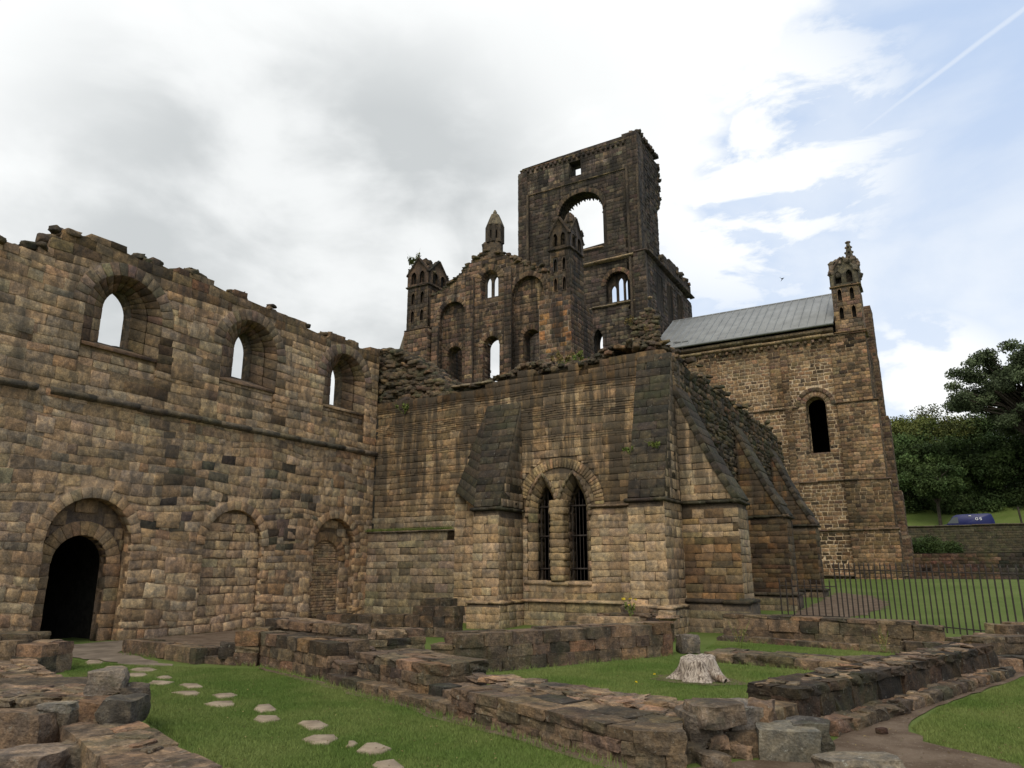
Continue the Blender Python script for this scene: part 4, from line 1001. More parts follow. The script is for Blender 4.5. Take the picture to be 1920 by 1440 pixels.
ol = [(50, 12), (61.5, 12), (61.5, 24.9), (50, 25.4)]
deep = [arch(c, .85, 21.4, 23.6, 10) for c in (52.8, 55.4, 58.0)]
slab(b, f_l, ol, [], -.04, -1.2, (.09, .072, .055)); fill(b, f_l, mask(ol, deep), 50, 61.5, 14, 25.3, (.26, .36), (.3, .7), lambda u, v: P_tow()*1.25, gap=.02, rel=.04, jt=.02)
bar(b, f_l, 49.8, 61.6, 25.3, 25.5, -.1, .3, P_tow, 1.0)
for u0, u1, z1 in ((54.2, 55.0, 26.9), (55.0, 55.8, 26.5), (55.8, 58.2, 27.1), (58.2, 59.2, 26.3), (59.2, 61.5, 26.6)):
    fill(b, f_l, mask([(u0, 25.5), (u1, 25.5), (u1, z1), (u0, z1)]), u0, u1, 25.5, z1, (.26, .36), (.3, .7), P_tow, depth=.5, gap=.01); box(b, XL-.9, XL-.04, u0, u1, 25.4, z1-.06, (.08, .065, .05))
for i in range(50): rock(b, (XL-.4+rng.normal(0, .2), rng.uniform(54, 61), 26.6+rng.normal(0, .2)), (.5, .4, .3), 0, P_rub(), .2, .4, .2, T3)
b.build('lower_east_face', M['dark'], tw)
b = Buf()       # torn masonry bonded to the tower's foot, with plants
for i in range(260):
    x = rng.uniform(-18.6, -16.6); z = rng.uniform(15.5, 20.6-.9*abs(x+17.3)); rock(b, (x, YC-.35-.15*rng.random(), z), (.5, .4, .24), rng.normal(0, .2), jit((.115, .09, .062), .3), .18, .3, .1, T3)
b.build('torn_masonry', M['rubble'], tw)

# ================================================================== PRESBYTERY (right) with lead roof
pr = thing('presbytery', (-10, 54, 1), 'tall sandstone church wall under a grey lead roof with a pinnacled corner turret', 'church')
P_pr = pal((.27, .185, .11), (.22, .15, .09), (.33, .235, .145), (.16, .115, .075), (.30, .19, .11), (.09, .07, .052), wts=[3, 2.6, 2, 1.6, 1.2, 1.1], k=.15)
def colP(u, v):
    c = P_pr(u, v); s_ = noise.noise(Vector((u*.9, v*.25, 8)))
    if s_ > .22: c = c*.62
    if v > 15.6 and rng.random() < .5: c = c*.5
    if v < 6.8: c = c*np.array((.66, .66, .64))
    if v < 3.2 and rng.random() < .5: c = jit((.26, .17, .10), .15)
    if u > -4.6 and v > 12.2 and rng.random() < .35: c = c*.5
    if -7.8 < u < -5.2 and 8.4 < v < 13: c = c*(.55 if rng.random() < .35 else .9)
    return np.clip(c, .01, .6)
pw = arch(-6.45, .60, 8.95, 12.05, 14); pw2 = arch(-6.45, .98, 8.8, 11.9, 14)
fp = FS(YC-.02); outP = [(-17.3, .6), (-3.3, .6), (-3.3, 16.6), (-17.3, 16.6)]
A1_, O1_ = ringpts(-6.45, .62, 12.05, 13, .34); A2_, O2_ = ringpts(-6.45, .98, 12.02, 15, .24)
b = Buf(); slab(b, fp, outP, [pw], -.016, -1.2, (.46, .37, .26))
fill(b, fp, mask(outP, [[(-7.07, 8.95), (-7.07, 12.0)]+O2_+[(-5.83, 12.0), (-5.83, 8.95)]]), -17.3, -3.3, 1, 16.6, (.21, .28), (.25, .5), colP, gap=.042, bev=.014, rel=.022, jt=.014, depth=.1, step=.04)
ring(b, fp, A1_, O1_, lambda u, v: jit((.20, .14, .09), .25), .0, .2, gap=.02); ring(b, fp, A2_, O2_, lambda u, v: jit((.15, .11, .075), .25), .09, .3, gap=.02)
reveal(b, fp, pw, 0, pw, -1.2, lambda u, v: jit((.15, .11, .075), .2), nd=3)
b.build('south_wall', M['brown'], pr)
b = Buf()
for x0, x1, z0, z1 in ((-8.35, -7.9, 1, 16.5), (-13.9, -12.6, 4, 16.5), (-9.1, -8.36, 12.2, 16.5)):
    b = Buf(); wd = .12 if z0 < 12 else .06
    box(b, x0+.02, x1-.02, YC-wd, YC, z0, z1, (.34, .27, .18)); fill(b, FS(YC-wd-.02), mask([(x0, z0), (x1, z0), (x1, z1), (x0, z1)]), x0, x1, z0, z1, (.2, .27), (.25, .5), lambda u, v: colP(u, v)*.9, gap=.026, depth=.02); b.build('pilaster_strip', M['brown'], pr)
b = Buf()
for z, x0, x1 in ((12.0, -17.3, -7.55), (12.0, -5.35, -2.8), (7.12, -17.3, -2.6), (4.05, -17.3, -2.5), (1.35, -17.3, -2.35), (1.05, -17.3, -2.25)):
    b = Buf(); bar(b, fp, x0, x1, z-.07, z+.07, -.05, .14 if z > 2 else .3, lambda u, v: jit((.13, .10, .07), .2), 1.2); b.build('string_course', M['brown'], pr)
b = Buf()
bar(b, fp, -17.3, -4.9, 16.45, 16.75, -.1, .30, lambda u, v: jit((.30, .23, .15), .12), 1.3); bar(b, fp, -17.3, -4.9, 16.75, 17.12, -.1, .42, lambda u, v: jit((.20, .16, .115), .12), 1.6)
b.build('cornice', M['brown'], pr)
for i in range(26):
    b = Buf(); x = -17+i*.47; rock(b, (x, YC-.10, 16.32), (.17, .26, .2), 0, jit((.17, .13, .09), .3), .1, .3, .05, T3); b.build('corbel', M['brown'], pr)
# roof
b = Buf(); e0 = np.array((-17.35, YC-.55, 17.25)); r0_ = np.array((-17.35, 55.5, 21.35)); L = 12.55
V = [e0, e0+(L, 0, 0), r0_+(L, 0, 0), r0_, e0-(0, 0, .12), e0+(L, 0, -.12), (-17.35+L, 61.5, 17.2), (-17.35, 61.5, 17.2)]
b.raw(V, [[0, 1, 2, 3], [4, 5, 1, 0], [3, 2, 6, 7]], None, (1, 1, 1))
nrm_ = np.cross((1, 0, 0), r0_-e0); nrm_ /= np.linalg.norm(nrm_)
for i in range(24):
    x = .1+i*.54
    if x > L: break
    a0, a1 = e0+(x, 0, 0), r0_+(x, 0, 0); V = []
    for p in (a0, a1): V += [p+(-.035, 0, 0), p+nrm_*.07+(-.02, 0, 0), p+nrm_*.07+(.02, 0, 0), p+(.035, 0, 0)]
    b.raw(V, [[0, 1, 5, 4], [1, 2, 6, 5], [2, 3, 7, 6]], None, (1, 1, 1))
tube(b, r0_, r0_+(L, 0, 0), .08, (1, 1, 1), 8); tube(b, e0+(0, -.05, -.03), e0+(L, -.05, -.03), .09, (1, 1, 1), 8)
box(b, -15.7, -14.6, YC+.15, YC+.2, 17.75, 17.9, (1, 1, 1))
b.build('lead_roof', M['lead'], pr)
# south-east clasping turret, battered in stages
b = Buf()
for z0, z1, x1, yo in ((1.0, 4.05, -2.55, .42), (4.05, 7.1, -2.68, .34), (7.1, 12.0, -2.85, .27), (12.0, 16.5, -3.05, .20)):
    x0 = -5.2+.05*(z0 > 5)
    box(b, x0+.03, x1-.03, YC-yo+.03, YC+1.8, z0, z1, (.34, .27, .18))
    fill(b, FS(YC-yo), mask([(x0, z0), (x1, z0), (x1, z1), (x0, z1)]), x0, x1, z0, z1, (.2, .27), (.25, .5), colP, gap=.028, depth=.02, jt=.012)
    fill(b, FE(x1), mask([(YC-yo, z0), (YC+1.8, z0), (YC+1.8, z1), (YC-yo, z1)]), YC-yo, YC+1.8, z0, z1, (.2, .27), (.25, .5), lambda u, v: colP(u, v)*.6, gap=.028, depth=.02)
    bar(b, FS(YC-yo), x0-.05, x1+.1, z1-.07, z1+.07, -.1, .1, P_tr, 1.1)
box(b, -5.5, -2.3, YC-.65, YC+1.8, .5, 1.12, (.3, .24, .17))
b.build('corner_buttress', M['brown'], pr)
P_tt = pal((.22, .155, .10), (.16, .12, .085), (.25, .17, .10), (.11, .09, .07), k=.2)
turret(pr, -4.72, -3.05, YC-.2, 1.8, 16.6, 19.75, 21.9, (17.95, 19.2), 'brown', P_tt, spire=(-3.45, YC+.6, 21.3, 23.15, .36), capm='dark', Pc=lambda u=0, v=0: jit((.13, .11, .085), .2))
b = Buf()       # east wall and the far north-east turret
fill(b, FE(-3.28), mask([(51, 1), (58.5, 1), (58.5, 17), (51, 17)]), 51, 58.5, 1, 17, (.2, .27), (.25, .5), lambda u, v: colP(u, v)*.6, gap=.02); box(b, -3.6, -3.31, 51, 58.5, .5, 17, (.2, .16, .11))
for z0, z1, x1 in ((.5, 4, -2.35), (4, 7.1, -2.5), (7.1, 12.5, -2.72), (12.5, 17.3, -2.95), (17.3, 21.0, -3.0)):
    box(b, -4.4, x1-.02, 58.4, 60.4, z0, z1, (.2, .16, .11)); fill(b, FS(58.38), mask([(-4.3, z0), (x1, z0), (x1, z1), (-4.3, z1)]), -4.3, x1, z0, z1, (.2, .27), (.25, .5), P_tr, gap=.02, depth=.02)
    fill(b, FE(x1), mask([(58.38, z0), (60.4, z0), (60.4, z1), (58.38, z1)]), 58.38, 60.4, z0, z1, (.2, .27), (.25, .5), P_tr, gap=.02, depth=.02)
b.build('east_wall', M['brown'], pr)
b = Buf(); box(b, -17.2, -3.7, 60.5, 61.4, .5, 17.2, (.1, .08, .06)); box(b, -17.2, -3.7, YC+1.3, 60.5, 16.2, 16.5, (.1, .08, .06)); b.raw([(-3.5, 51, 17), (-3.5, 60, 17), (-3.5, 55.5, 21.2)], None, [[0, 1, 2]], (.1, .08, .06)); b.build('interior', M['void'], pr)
#==LOW==
def G(px, py, z=0.): p = onz(px, py, z); return np.array([p[0], p[1]])
def colL(z=0): return P_low()
def low_wall(b, p0, p1, width, z0, z1, hr=(.17, .25), lr=(.28, .6), side=1, rough=.05, ragged=.0, colf=P_low, roundn=.10, T=None):
    """dry low wall of real blocks; p0-p1 is its front foot, it grows to the left of that line (side=1)"""
    p0 = np.array(p0, float); p1 = np.array(p1, float); d = p1-p0; Ln = np.linalg.norm(d); d /= Ln; n = np.array([-d[1], d[0]])*side; a = math.atan2(d[1], d[0])
    z = z0; first = True
    cz = z1-.05
    c0, c1, c2, c3 = p0+n*.03+d*.03, p1+n*.03-d*.03, p1+n*(width-.03)-d*.03, p0+n*(width-.03)+d*.03
    q = [c0, c1, c2, c3] if side > 0 else [c3, c2, c1, c0]
    hexa(b, [(p[0], p[1], z0-.1) for p in q]+[(p[0], p[1], cz) for p in q], (.13, .10, .07))
    while z < z1-.03:
        h = min(rng.uniform(*hr), z1-z)
        if z1-(z+h) < .07: h = z1-z
        last = z+h >= z1-.04
        nrow = max(2, int(round(width/.36))) if last else 2
        for r in range(nrow):
            t = 0
            while t < Ln-.03:
                l = min(rng.uniform(*lr)*(1 if r in (0, nrow-1) else .8), Ln-t)
                if Ln-(t+l) < .12: l = Ln-t
                wd = width/nrow
                if last and rng.random() < ragged: t += l; continue
                c = p0+d*(t+l/2)+n*(wd*(r+.5))+n*rng.normal(0, .012)
                hh = h*(1+(rng.normal(0, .05) if last else 0))
                rock(b, (c[0], c[1], z+hh/2), (l*1.0-.012, wd*1.03, hh*1.02), a+rng.normal(0, .02), colf(), rough, roundn, .015 if not last else .02, T or T6); t += l
        z += h
def wall_thing(name, label, cat='wall', mat='low', build=None, group=None, loc=None):
    b = Buf(); build(b); V = np.concatenate(b.v); c = V.mean(0) if loc is None else loc
    o = b.build(name, M[mat], smooth=True)
    smooth_by_angle(o.data, 24)
    return tag(o, label, cat, group)
def smooth_by_angle(me, deg):
    import bmesh
    bm = bmesh.new(); bm.from_mesh(me)
    for e_ in bm.edges:
        if len(e_.link_faces) == 2: e_.smooth = e_.calc_face_angle(0) < R(deg)
    bm.to_mesh(me); bm.free()

# ================================================================== FOUNDATIONS IN THE FOREGROUND
def f(b):
    low_wall(b, G(480, 1247), G(612, 1277), .75, 0, .57, hr=(.13, .2))
    low_wall(b, G(492, 1235), G(640, 1262), .55, .60, .76, lr=(.4, .9), hr=(.1, .16), roundn=.2, rough=.09)
    low_wall(b, G(560, 1262), G(655, 1286), .5, 0, .3, lr=(.3, .5))
wall_thing('foundation_wall', 'coursed low wall topped by flat slabs at the left end of the long foundation', build=f)
def f(b):
    low_wall(b, G(612, 1281), G(852, 1348), .5, 0, .13, lr=(.4, .8))
    low_wall(b, G(668, 1286), G(800, 1322), .95, .10, .36, hr=(.12, .16))
    low_wall(b, G(666, 1285), G(806, 1322), .95, .34, .48, hr=(.14, .15), lr=(.4, .7), rough=.09)
    low_wall(b, G(800, 1322), G(850, 1338), .6, .1, .24)
wall_thing('foundation_pier', 'squat square stone pier with a dark slab top on the long foundation wall', build=f)
def f(b):
    low_wall(b, G(845, 1343), G(1190, 1441), .74, 0, .31, hr=(.10, .12), lr=(.28, .6), rough=.05)
    low_wall(b, G(1190, 1441), G(1290, 1446), .70, 0, .30, hr=(.10, .13), lr=(.25, .5), rough=.07)
    a, c = G(860, 1320), G(1270, 1415)
    for i in range(80):
        t = rng.random(); p = a*(1-t)+c*t+np.array([.38, .93])*rng.uniform(.12, .62); s_ = rng.uniform(.14, .30)
        rock(b, (p[0], p[1], .305+rng.uniform(-.015, .02)), (s_*1.5, s_, rng.uniform(.04, .07)), rng.uniform(-.8, .5), P_low()*1.35, .12, .22, .07, T4)
wall_thing('foundation_wall', 'broad low wall with a top of broken overlapping slabs running to the corner boulders', build=f)
def f(b):
    low_wall(b, G(862, 1266), G(1262, 1229), .55, 0, .64, hr=(.18, .24), lr=(.35, .7))
    low_wall(b, G(806, 1262), G(866, 1264), .5, 0, .46, lr=(.3, .5))
wall_thing('foundation_wall', 'straight three course wall of dark blocks behind the tree stump lawn', build=f)
def f(b):
    low_wall(b, G(1318, 1240), G(1610, 1264), 1.1, 0, .17, lr=(.4, .8), rough=.1, roundn=.25, colf=lambda: jit((.17, .13, .085), .2))
    low_wall(b, G(1600, 1263), G(1700, 1262), .8, 0, .2, lr=(.3, .6), rough=.1)
wall_thing('foundation_kerb', 'very low turf topped kerb of stones behind the bleached stump', build=f)
def f(b):
    low_wall(b, G(1357, 1197), G(1716, 1221), .6, 0, .60, hr=(.2, .27), lr=(.4, .8))
    low_wall(b, G(1345, 1201), G(1690, 1226), .3, 0, .12, lr=(.5, .9), rough=.09)
    low_wall(b, G(1716, 1221), G(1775, 1224), .6, 0, .52, lr=(.4, .6)); low_wall(b, G(1700, 1226), G(1800, 1228), .4, 0, .22, lr=(.3, .5))
wall_thing('foundation_wall', 'straight low wall in front of the iron railings beside the big buttress', build=f)
def f(b):
    A0_, A1_ = G(1496, 1293, .47), G(1862, 1209, .47)
    dd = (A1_-A0_)/np.linalg.norm(A1_-A0_); nn = np.array([-dd[1], dd[0]])
    low_wall(b, A0_-nn*.27+dd*.3, A1_-nn*.27, .36, 0, .14, lr=(.2, .5), rough=.16, roundn=.3)
    low_wall(b, A0_-dd*1.0-nn*.02, A0_, .62, .0, .33, hr=(.14, .2), lr=(.3, .5), rough=.07)
    low_wall(b, A0_, A1_, .60, .0, .47, hr=(.34, .42), lr=(.30, .55), rough=.10, colf=lambda: P_low()*.38, T=T6)
    p = A0_
    for i in range(60):
        q = p+dd*rng.uniform(0, np.linalg.norm(A1_-A0_))+nn*rng.uniform(.12, .48); s_ = rng.uniform(.10, .22)
        rock(b, (q[0], q[1], .465+rng.uniform(-.015, .015)), (s_*1.4, s_, .03), rng.uniform(0, 3), P_low()*1.4, .14, .25, .08, T4)
wall_thing('foundation_wall', 'long low wall of black upright blocks beside the earth path on the right', build=f)
def f(b):
    low_wall(b, G(1868, 1262), G(2060, 1258), .6, 0, .22, lr=(.4, .8)); low_wall(b, G(1850, 1250), G(2100, 1244), .55, .2, .50, lr=(.4, .8))
    low_wall(b, G(1890, 1234), G(2120, 1228), .5, .4, .62, lr=(.4, .8)); low_wall(b, G(1775, 1222), G(1850, 1232), .4, 0, .3, lr=(.3, .6))
wall_thing('foundation_wall', 'stepped dark stones at the right edge below the railings', build=f)
def f(b):
    low_wall(b, G(228, 1224), G(369, 1246), .45, 0, .27, hr=(.26, .28), lr=(.7, 1.1), rough=.04)
    p = G(369, 1246); low_wall(b, G(378, 1244), G(438, 1248), .5, 0, .14, lr=(.3, .6)); low_wall(b, p+(-.15, .45), p+(.0, 1.6), .4, 0, .2, lr=(.4, .7))
wall_thing('stone_kerb', 'smooth long kerb of large blocks beside the dark doorway', build=f)
def f(b):
    low_wall(b, G(436, 1248), G(482, 1249), .75, 0, .34, lr=(.5, .7)); low_wall(b, G(436, 1248), G(482, 1249), .7, .34, .60, hr=(.24, .26), lr=(.5, .7), rough=.08)
    pass
wall_thing('stone_pier', 'small two block pier between the kerb and the coursed low wall', 'pier', build=f)
def f(b):
    low_wall(b, G(590, 1188), G(852, 1196), .6, 0, .52, hr=(.24, .3), lr=(.3, .6), colf=lambda: P_low()*.75)
    low_wall(b, G(772, 1193), G(852, 1196), .6, .52, .76, lr=(.4, .7), colf=lambda: P_low()*.7); low_wall(b, G(785, 1193), G(842, 1195), .5, .76, .95, lr=(.5, .8), colf=lambda: P_low()*.6)
wall_thing('foundation_wall', 'blackened low wall rising in steps against the left buttress foot', build=f)
def f(b):
    low_wall(b, G(560, 1246), G(797, 1227), .75, 0, .34, lr=(.35, .6)); low_wall(b, G(600, 1240), G(797, 1226), .7, .34, .50, lr=(.4, .7), rough=.1, roundn=.2, colf=lambda: P_low()*1.2)
    p = G(668, 1262); rock(b, (p[0], p[1], .33), (.6, .4, .2), .2, P_low(), .1, .4, .05)
wall_thing('foundation_wall', 'slab topped low wall just behind the squat square pier', build=f)
def f(b):
    low_wall(b, G(1060, 1199), G(1265, 1203), .8, 0, .42, lr=(.4, .8)); low_wall(b, G(1120, 1196), G(1262, 1199), .6, .42, .60, hr=(.08, .12), lr=(.3, .6), rough=.1)
    low_wall(b, G(1165, 1194), G(1240, 1196), .5, .60, .76, hr=(.08, .1), lr=(.25, .5), rough=.1)
    p = G(1255, 1205); rock(b, (p[0], p[1], .62), (.42, .4, .22), .2, P_low()*1.9, .06, .2, .03); rock(b, (p[0]+.1, p[1]-.2, .60), (.6, .35, .07), .1, P_low()*1.8, .06, .2, .03)
    p = G(1145, 1208); rock(b, (p[0], p[1]-.1, .53), (1.5, .3, .2), .08, P_low()*1.9, .03, .12, .01, T6)
wall_thing('slab_pile', 'pile of flat slabs in front of the barred windows with yellow flowers growing', 'stones', build=f)
# left corner group
def f(b):
    a, c = G(72, 1243, .24), G(432, 1452, .24); d = (c-a)/np.linalg.norm(c-a); n = np.array([d[1], -d[0]])
    low_wall(b, a-d*1.5, c+d*1.2, .62, 0, .24, hr=(.23, .25), lr=(.5, .9), side=-1, rough=.05, colf=lambda: P_low()*1.35)
    for i in range(60):
        q = a+d*rng.uniform(0, np.linalg.norm(c-a))+n*rng.uniform(.14, .46); s_ = rng.uniform(.10, .24)
        rock(b, (q[0], q[1], .235+rng.uniform(-.01, .01)), (s_*1.3, s_, .035), rng.uniform(0, 3), P_low()*1.5, .1, .25, .05, T4)
wall_thing('foundation_wall', 'knee high flat topped wall running from the doorway to the bottom edge', build=f)
def f(b):
    low_wall(b, G(-160, 1262), G(74, 1268), .7, 0, .50, hr=(.25, .3), lr=(.35, .6)); low_wall(b, G(-160, 1256), G(42, 1262), .5, .5, .62, lr=(.6, .9), roundn=.2)
wall_thing('foundation_wall', 'block wall stub at the far left edge below the doorway', build=f)
def f(b):
    for i in range(60):       # broken top of the crossing wall
        p = G(rng.uniform(-60, 205), rng.uniform(1294, 1318), .34); s_ = rng.uniform(.14, .32); rock(b, (p[0], p[1], .335+rng.uniform(-.02, .03)), (s_*1.5, s_, .08), rng.uniform(-.3, .9), P_low()*1.3, .12, .25, .08, T4)
    q = [G(-120, 1385), G(232, 1350), G(222, 1318), G(-120, 1325)]
    hexa(b, [(p[0], p[1], -.05) for p in q]+[(p[0], p[1], .33) for p in q], (.1, .08, .06))
wall_thing('foundation_wall', 'rubble topped crossing wall at the lower left carrying the loose square blocks', build=f)
def boulder(label, px0, px1, pyt, pyb, zb=0., depth=.42, rz=0., col=None, mat='low', rough=.09, rd=.25, name='stone_block', group=None):
    """single block standing at its measured foot"""
    c = G((px0+px1)/2, pyb, zb); fwd = -c[0]*math.sin(YAW)+c[1]*math.cos(YAW)
    wdt = (px1-px0)/1413*fwd; hgt = max(.07, (pyb-pyt)/1413*fwd*.97)
    c = c+np.array([-math.sin(YAW), math.cos(YAW)])*depth*.42
    b = Buf(); rock(b, (0, 0, hgt*.5), (wdt, depth, hgt), YAW+rz, col if col is not None else P_low(), rough, rd, .03, T6)
    o = b.build(name, M[mat], smooth=True); smooth_by_angle(o.data, 24); o.location = (c[0], c[1], zb); return tag(o, label, 'stone', group)
boulder('pale square block perched on the rubble wall, highest of the loose blocks', 155, 217, 1261, 1303, .42, .3, .3, (.19, .165, .14))
boulder('dark rough block on the far side of the perched square block', 212, 262, 1292, 1334, .24, .32, .5, (.10, .085, .07))
boulder('black faced block at the right end of the rubble wall front', 180, 238, 1318, 1366, .2, .5, .1, (.10, .09, .075))
boulder('brown rounded block second from the right in the rubble wall front', 130, 190, 1322, 1382, .1, .45, .0, (.16, .105, .07))
boulder('slanting block with a smooth dark face in the rubble wall front', 68, 138, 1332, 1396, .05, .45, -.2, (.12, .10, .075))
boulder('largest rounded boulder at the far left of the rubble wall front', -30, 74, 1345, 1418, .0, .6, -.1, (.17, .125, .09))
boulder('flat slab lying in front of the rubble wall', 90, 222, 1405, 1446, .0, .7, .1, (.16, .13, .10))
boulder('pale flat slab in the bottom left corner', -40, 74, 1424, 1470, .0, .6, 0, (.24, .19, .15))
boulder('thin grey stone lying on top of the rubble wall', 68, 126, 1322, 1338, .44, .2, .15, (.22, .20, .17))
boulder('dark slab stone between the kerb and the two block pier', 406, 438, 1208, 1236, .1, .35, .3, (.08, .065, .05))
# right corner group
boulder('big white lichened block at the outer corner of the foundations', 1440, 1546, 1374, 1430, .0, .42, -.25, (.15, .14, .115), 'lichen', rough=.07, rd=.12)
boulder('dark square block tucked behind the white lichened corner block', 1500, 1566, 1362, 1412, .05, .42, -.2, (.11, .10, .09))
boulder('pitted upright boulder with a black side left of the lichened block', 1362, 1430, 1330, 1388, .12, .4, .2, (.16, .14, .12), 'lichen')
boulder('leaning brown block between the pitted boulder and the black wall', 1418, 1462, 1325, 1380, .15, .35, -.5, (.17, .12, .085))
boulder('rounded grey boulder at the end of the slab topped wall', 1290, 1350, 1345, 1402, .1, .5, .1, (.15, .125, .10))
boulder('small brown stone wedged between two corner boulders', 1335, 1366, 1360, 1392, .12, .2, 0, (.19, .13, .09))
boulder('smooth topped block behind the corner boulders by the stump lawn', 1305, 1395, 1325, 1365, .28, .4, .2, (.19, .15, .115))
boulder('low square stone at the foot of the corner boulders', 1262, 1322, 1402, 1432, .0, .3, .2, (.16, .13, .09))
boulder('long brown stone at the foot of the pitted boulder', 1325, 1385, 1392, 1422, .0, .3, .0, (.20, .14, .09))
boulder('small flat stone in the earth below the corner', 1320, 1368, 1420, 1442, .0, .25, .3, (.17, .135, .1))
boulder('flat mossy slab on the earth at the bottom right', 1560, 1700, 1432, 1470, .0, .4, .0, (.19, .165, .13), 'lichen')
boulder('little dark stone lying alone on the earth path', 1648, 1666, 1371, 1379, .0, .08, .3, (.07, .035, .03), rd=.5)
boulder('small end block at the right end of the straight three course wall', 1276, 1312, 1194, 1226, .0, .4, .1, (.15, .13, .11))
boulder('pink rounded stone sitting on the kerb by the railings', 1836, 1856, 1188, 1200, .35, .2, 0, (.24, .17, .13), rd=.5)
def f(b):
    q = [G(1290, 1420), G(1480, 1422), G(1470, 1355), G(1300, 1345)]
    hexa(b, [(p[0], p[1], -.05) for p in q]+[(p[0], p[1], .22) for p in q], (.12, .09, .065))
    for i in range(60): p = G(rng.uniform(1250, 1480), rng.uniform(1385, 1425)); s_ = rng.uniform(.06, .18); rock(b, (p[0], p[1], rng.uniform(0, .16)), (s_*1.4, s_, s_*.8), rng.uniform(0, 3), P_low()*1.4, .2, .4, .2, T3)
wall_thing('rubble_heap', 'earth and small rubble packed under the corner boulders', 'rubble', build=f)

# earth, paving, stepping stones
sheet('earth_path', [G(1180, 1452), G(1450, 1425), G(1560, 1395), G(1610, 1340), G(1850, 1255), G(1990, 1225), G(2100, 1240), G(1925, 1268), G(1850, 1294), G(1760, 1325), G(1708, 1352), G(1700, 1372), G(1730, 1392), G(1810, 1412), G(1890, 1432), G(2000, 1470), G(1400, 1600), G(1260, 1470), G(1150, 1446), G(1000, 1399), G(850, 1357), G(600, 1286), G(482, 1254), G(482, 1251), G(610, 1280), G(850, 1346), G(1190, 1440)], M['dirt'], .004, .03)
sheet('earth_strip', [(-17.9, 11.6), (-15.2, 10.6), (-14.0, 11.6), (-14.6, 14), (-14.3, 20.2), (-17.9, 20.2)], M['dirt'], .002, .08)
sheet('worn_paving', [(-17.9, 9.2), (-17.9, 11.6), G(230, 1222), G(300, 1244), G(325, 1250), G(280, 1251), G(230, 1246), G(190, 1240), G(130, 1233), G(85, 1229)], M['worn'], .004, .05)
sheet('earth_floor', [G(30, 1262), G(180, 1330), G(320, 1450), G(300, 1600), (-9, -1), (-18, 0), (-17.9, 8.6)], M['dirt'], .004, .04)
sheet('bare_earth', [(-3.6, 24), (-2.6, 27), (-2.2, 31), (-3, 35), (-4.7, 37), (-4.7, 22), (-4.2, 21.6)], M['dirt'], .004, .1)
0 and sheet('dry_turf', [G(1322, 1236, .12), G(1600, 1258, .12), G(1700, 1240, .1), G(1322, 1219, .1)], M['dirt'], .1, .05)
steps = [(175, 1243, 40, 9), (215, 1254, 44, 8), (269, 1257, 50, 8), (254, 1267, 48, 8), (307, 1272, 36, 6), (299, 1282, 50, 9), (357, 1288, 52, 9), (352, 1302, 54, 9), (422, 1306, 44, 9), (415, 1322, 56, 11), (496, 1330, 50, 14), (497, 1350, 54, 14), (585, 1362, 56, 19), (601, 1389, 62, 18), (697, 1406, 66, 22), (722, 1440, 66, 24), (790, 1470, 60, 24), (655, 1398, 26, 8)]
STEP = []; ordn = 'first second third fourth fifth sixth seventh eighth ninth tenth eleventh twelfth thirteenth fourteenth fifteenth sixteenth seventeenth eighteenth'.split()
for i, (px, py, wp, hp) in enumerate(steps):
    k_ = [rng.uniform(-.22, .22) for _ in range(4)]
    L = [G(px-wp*.5, py+hp*k_[0]), G(px-wp*(.12+k_[1]*.5), py+hp*.5), G(px+wp*.30, py+hp*.38), G(px+wp*.5, py+hp*k_[2]), G(px+wp*(.28+k_[3]*.4), py-hp*.5), G(px-wp*.25, py-hp*.45)]
    L = [p+rng.normal(0, .02, 2) for p in L]
    b = Buf(); n = 6; cx, cy = sum(p[0] for p in L)/6, sum(p[1] for p in L)/6
    V = [(p[0], p[1], -.03) for p in L]+[(p[0], p[1], .015) for p in L]+[(cx+(p[0]-cx)*.96, cy+(p[1]-cy)*.96, .020) for p in L]
    b.raw(V, [[k, (k+1) % n, n+(k+1) % n, n+k] for k in range(n)]+[[n+k, n+(k+1) % n, 2*n+(k+1) % n, 2*n+k] for k in range(n)], [[2*n, 2*n+k, 2*n+k+1] for k in range(1, n-1)], (1, 1, 1))
    STEP.append([(cx+(p[0]-cx)*.86, cy+(p[1]-cy)*.86) for p in L]); o = b.build('stepping_stone', M['slab'])
    tag(o, ('half buried brown stepping stone beside the fifteenth pale one' if i == 17 else 'pale stepping stone set in the lawn, %s counting away from the dark doorway' % ordn[i]), 'paving stone', 'stepping stones across the lawn')
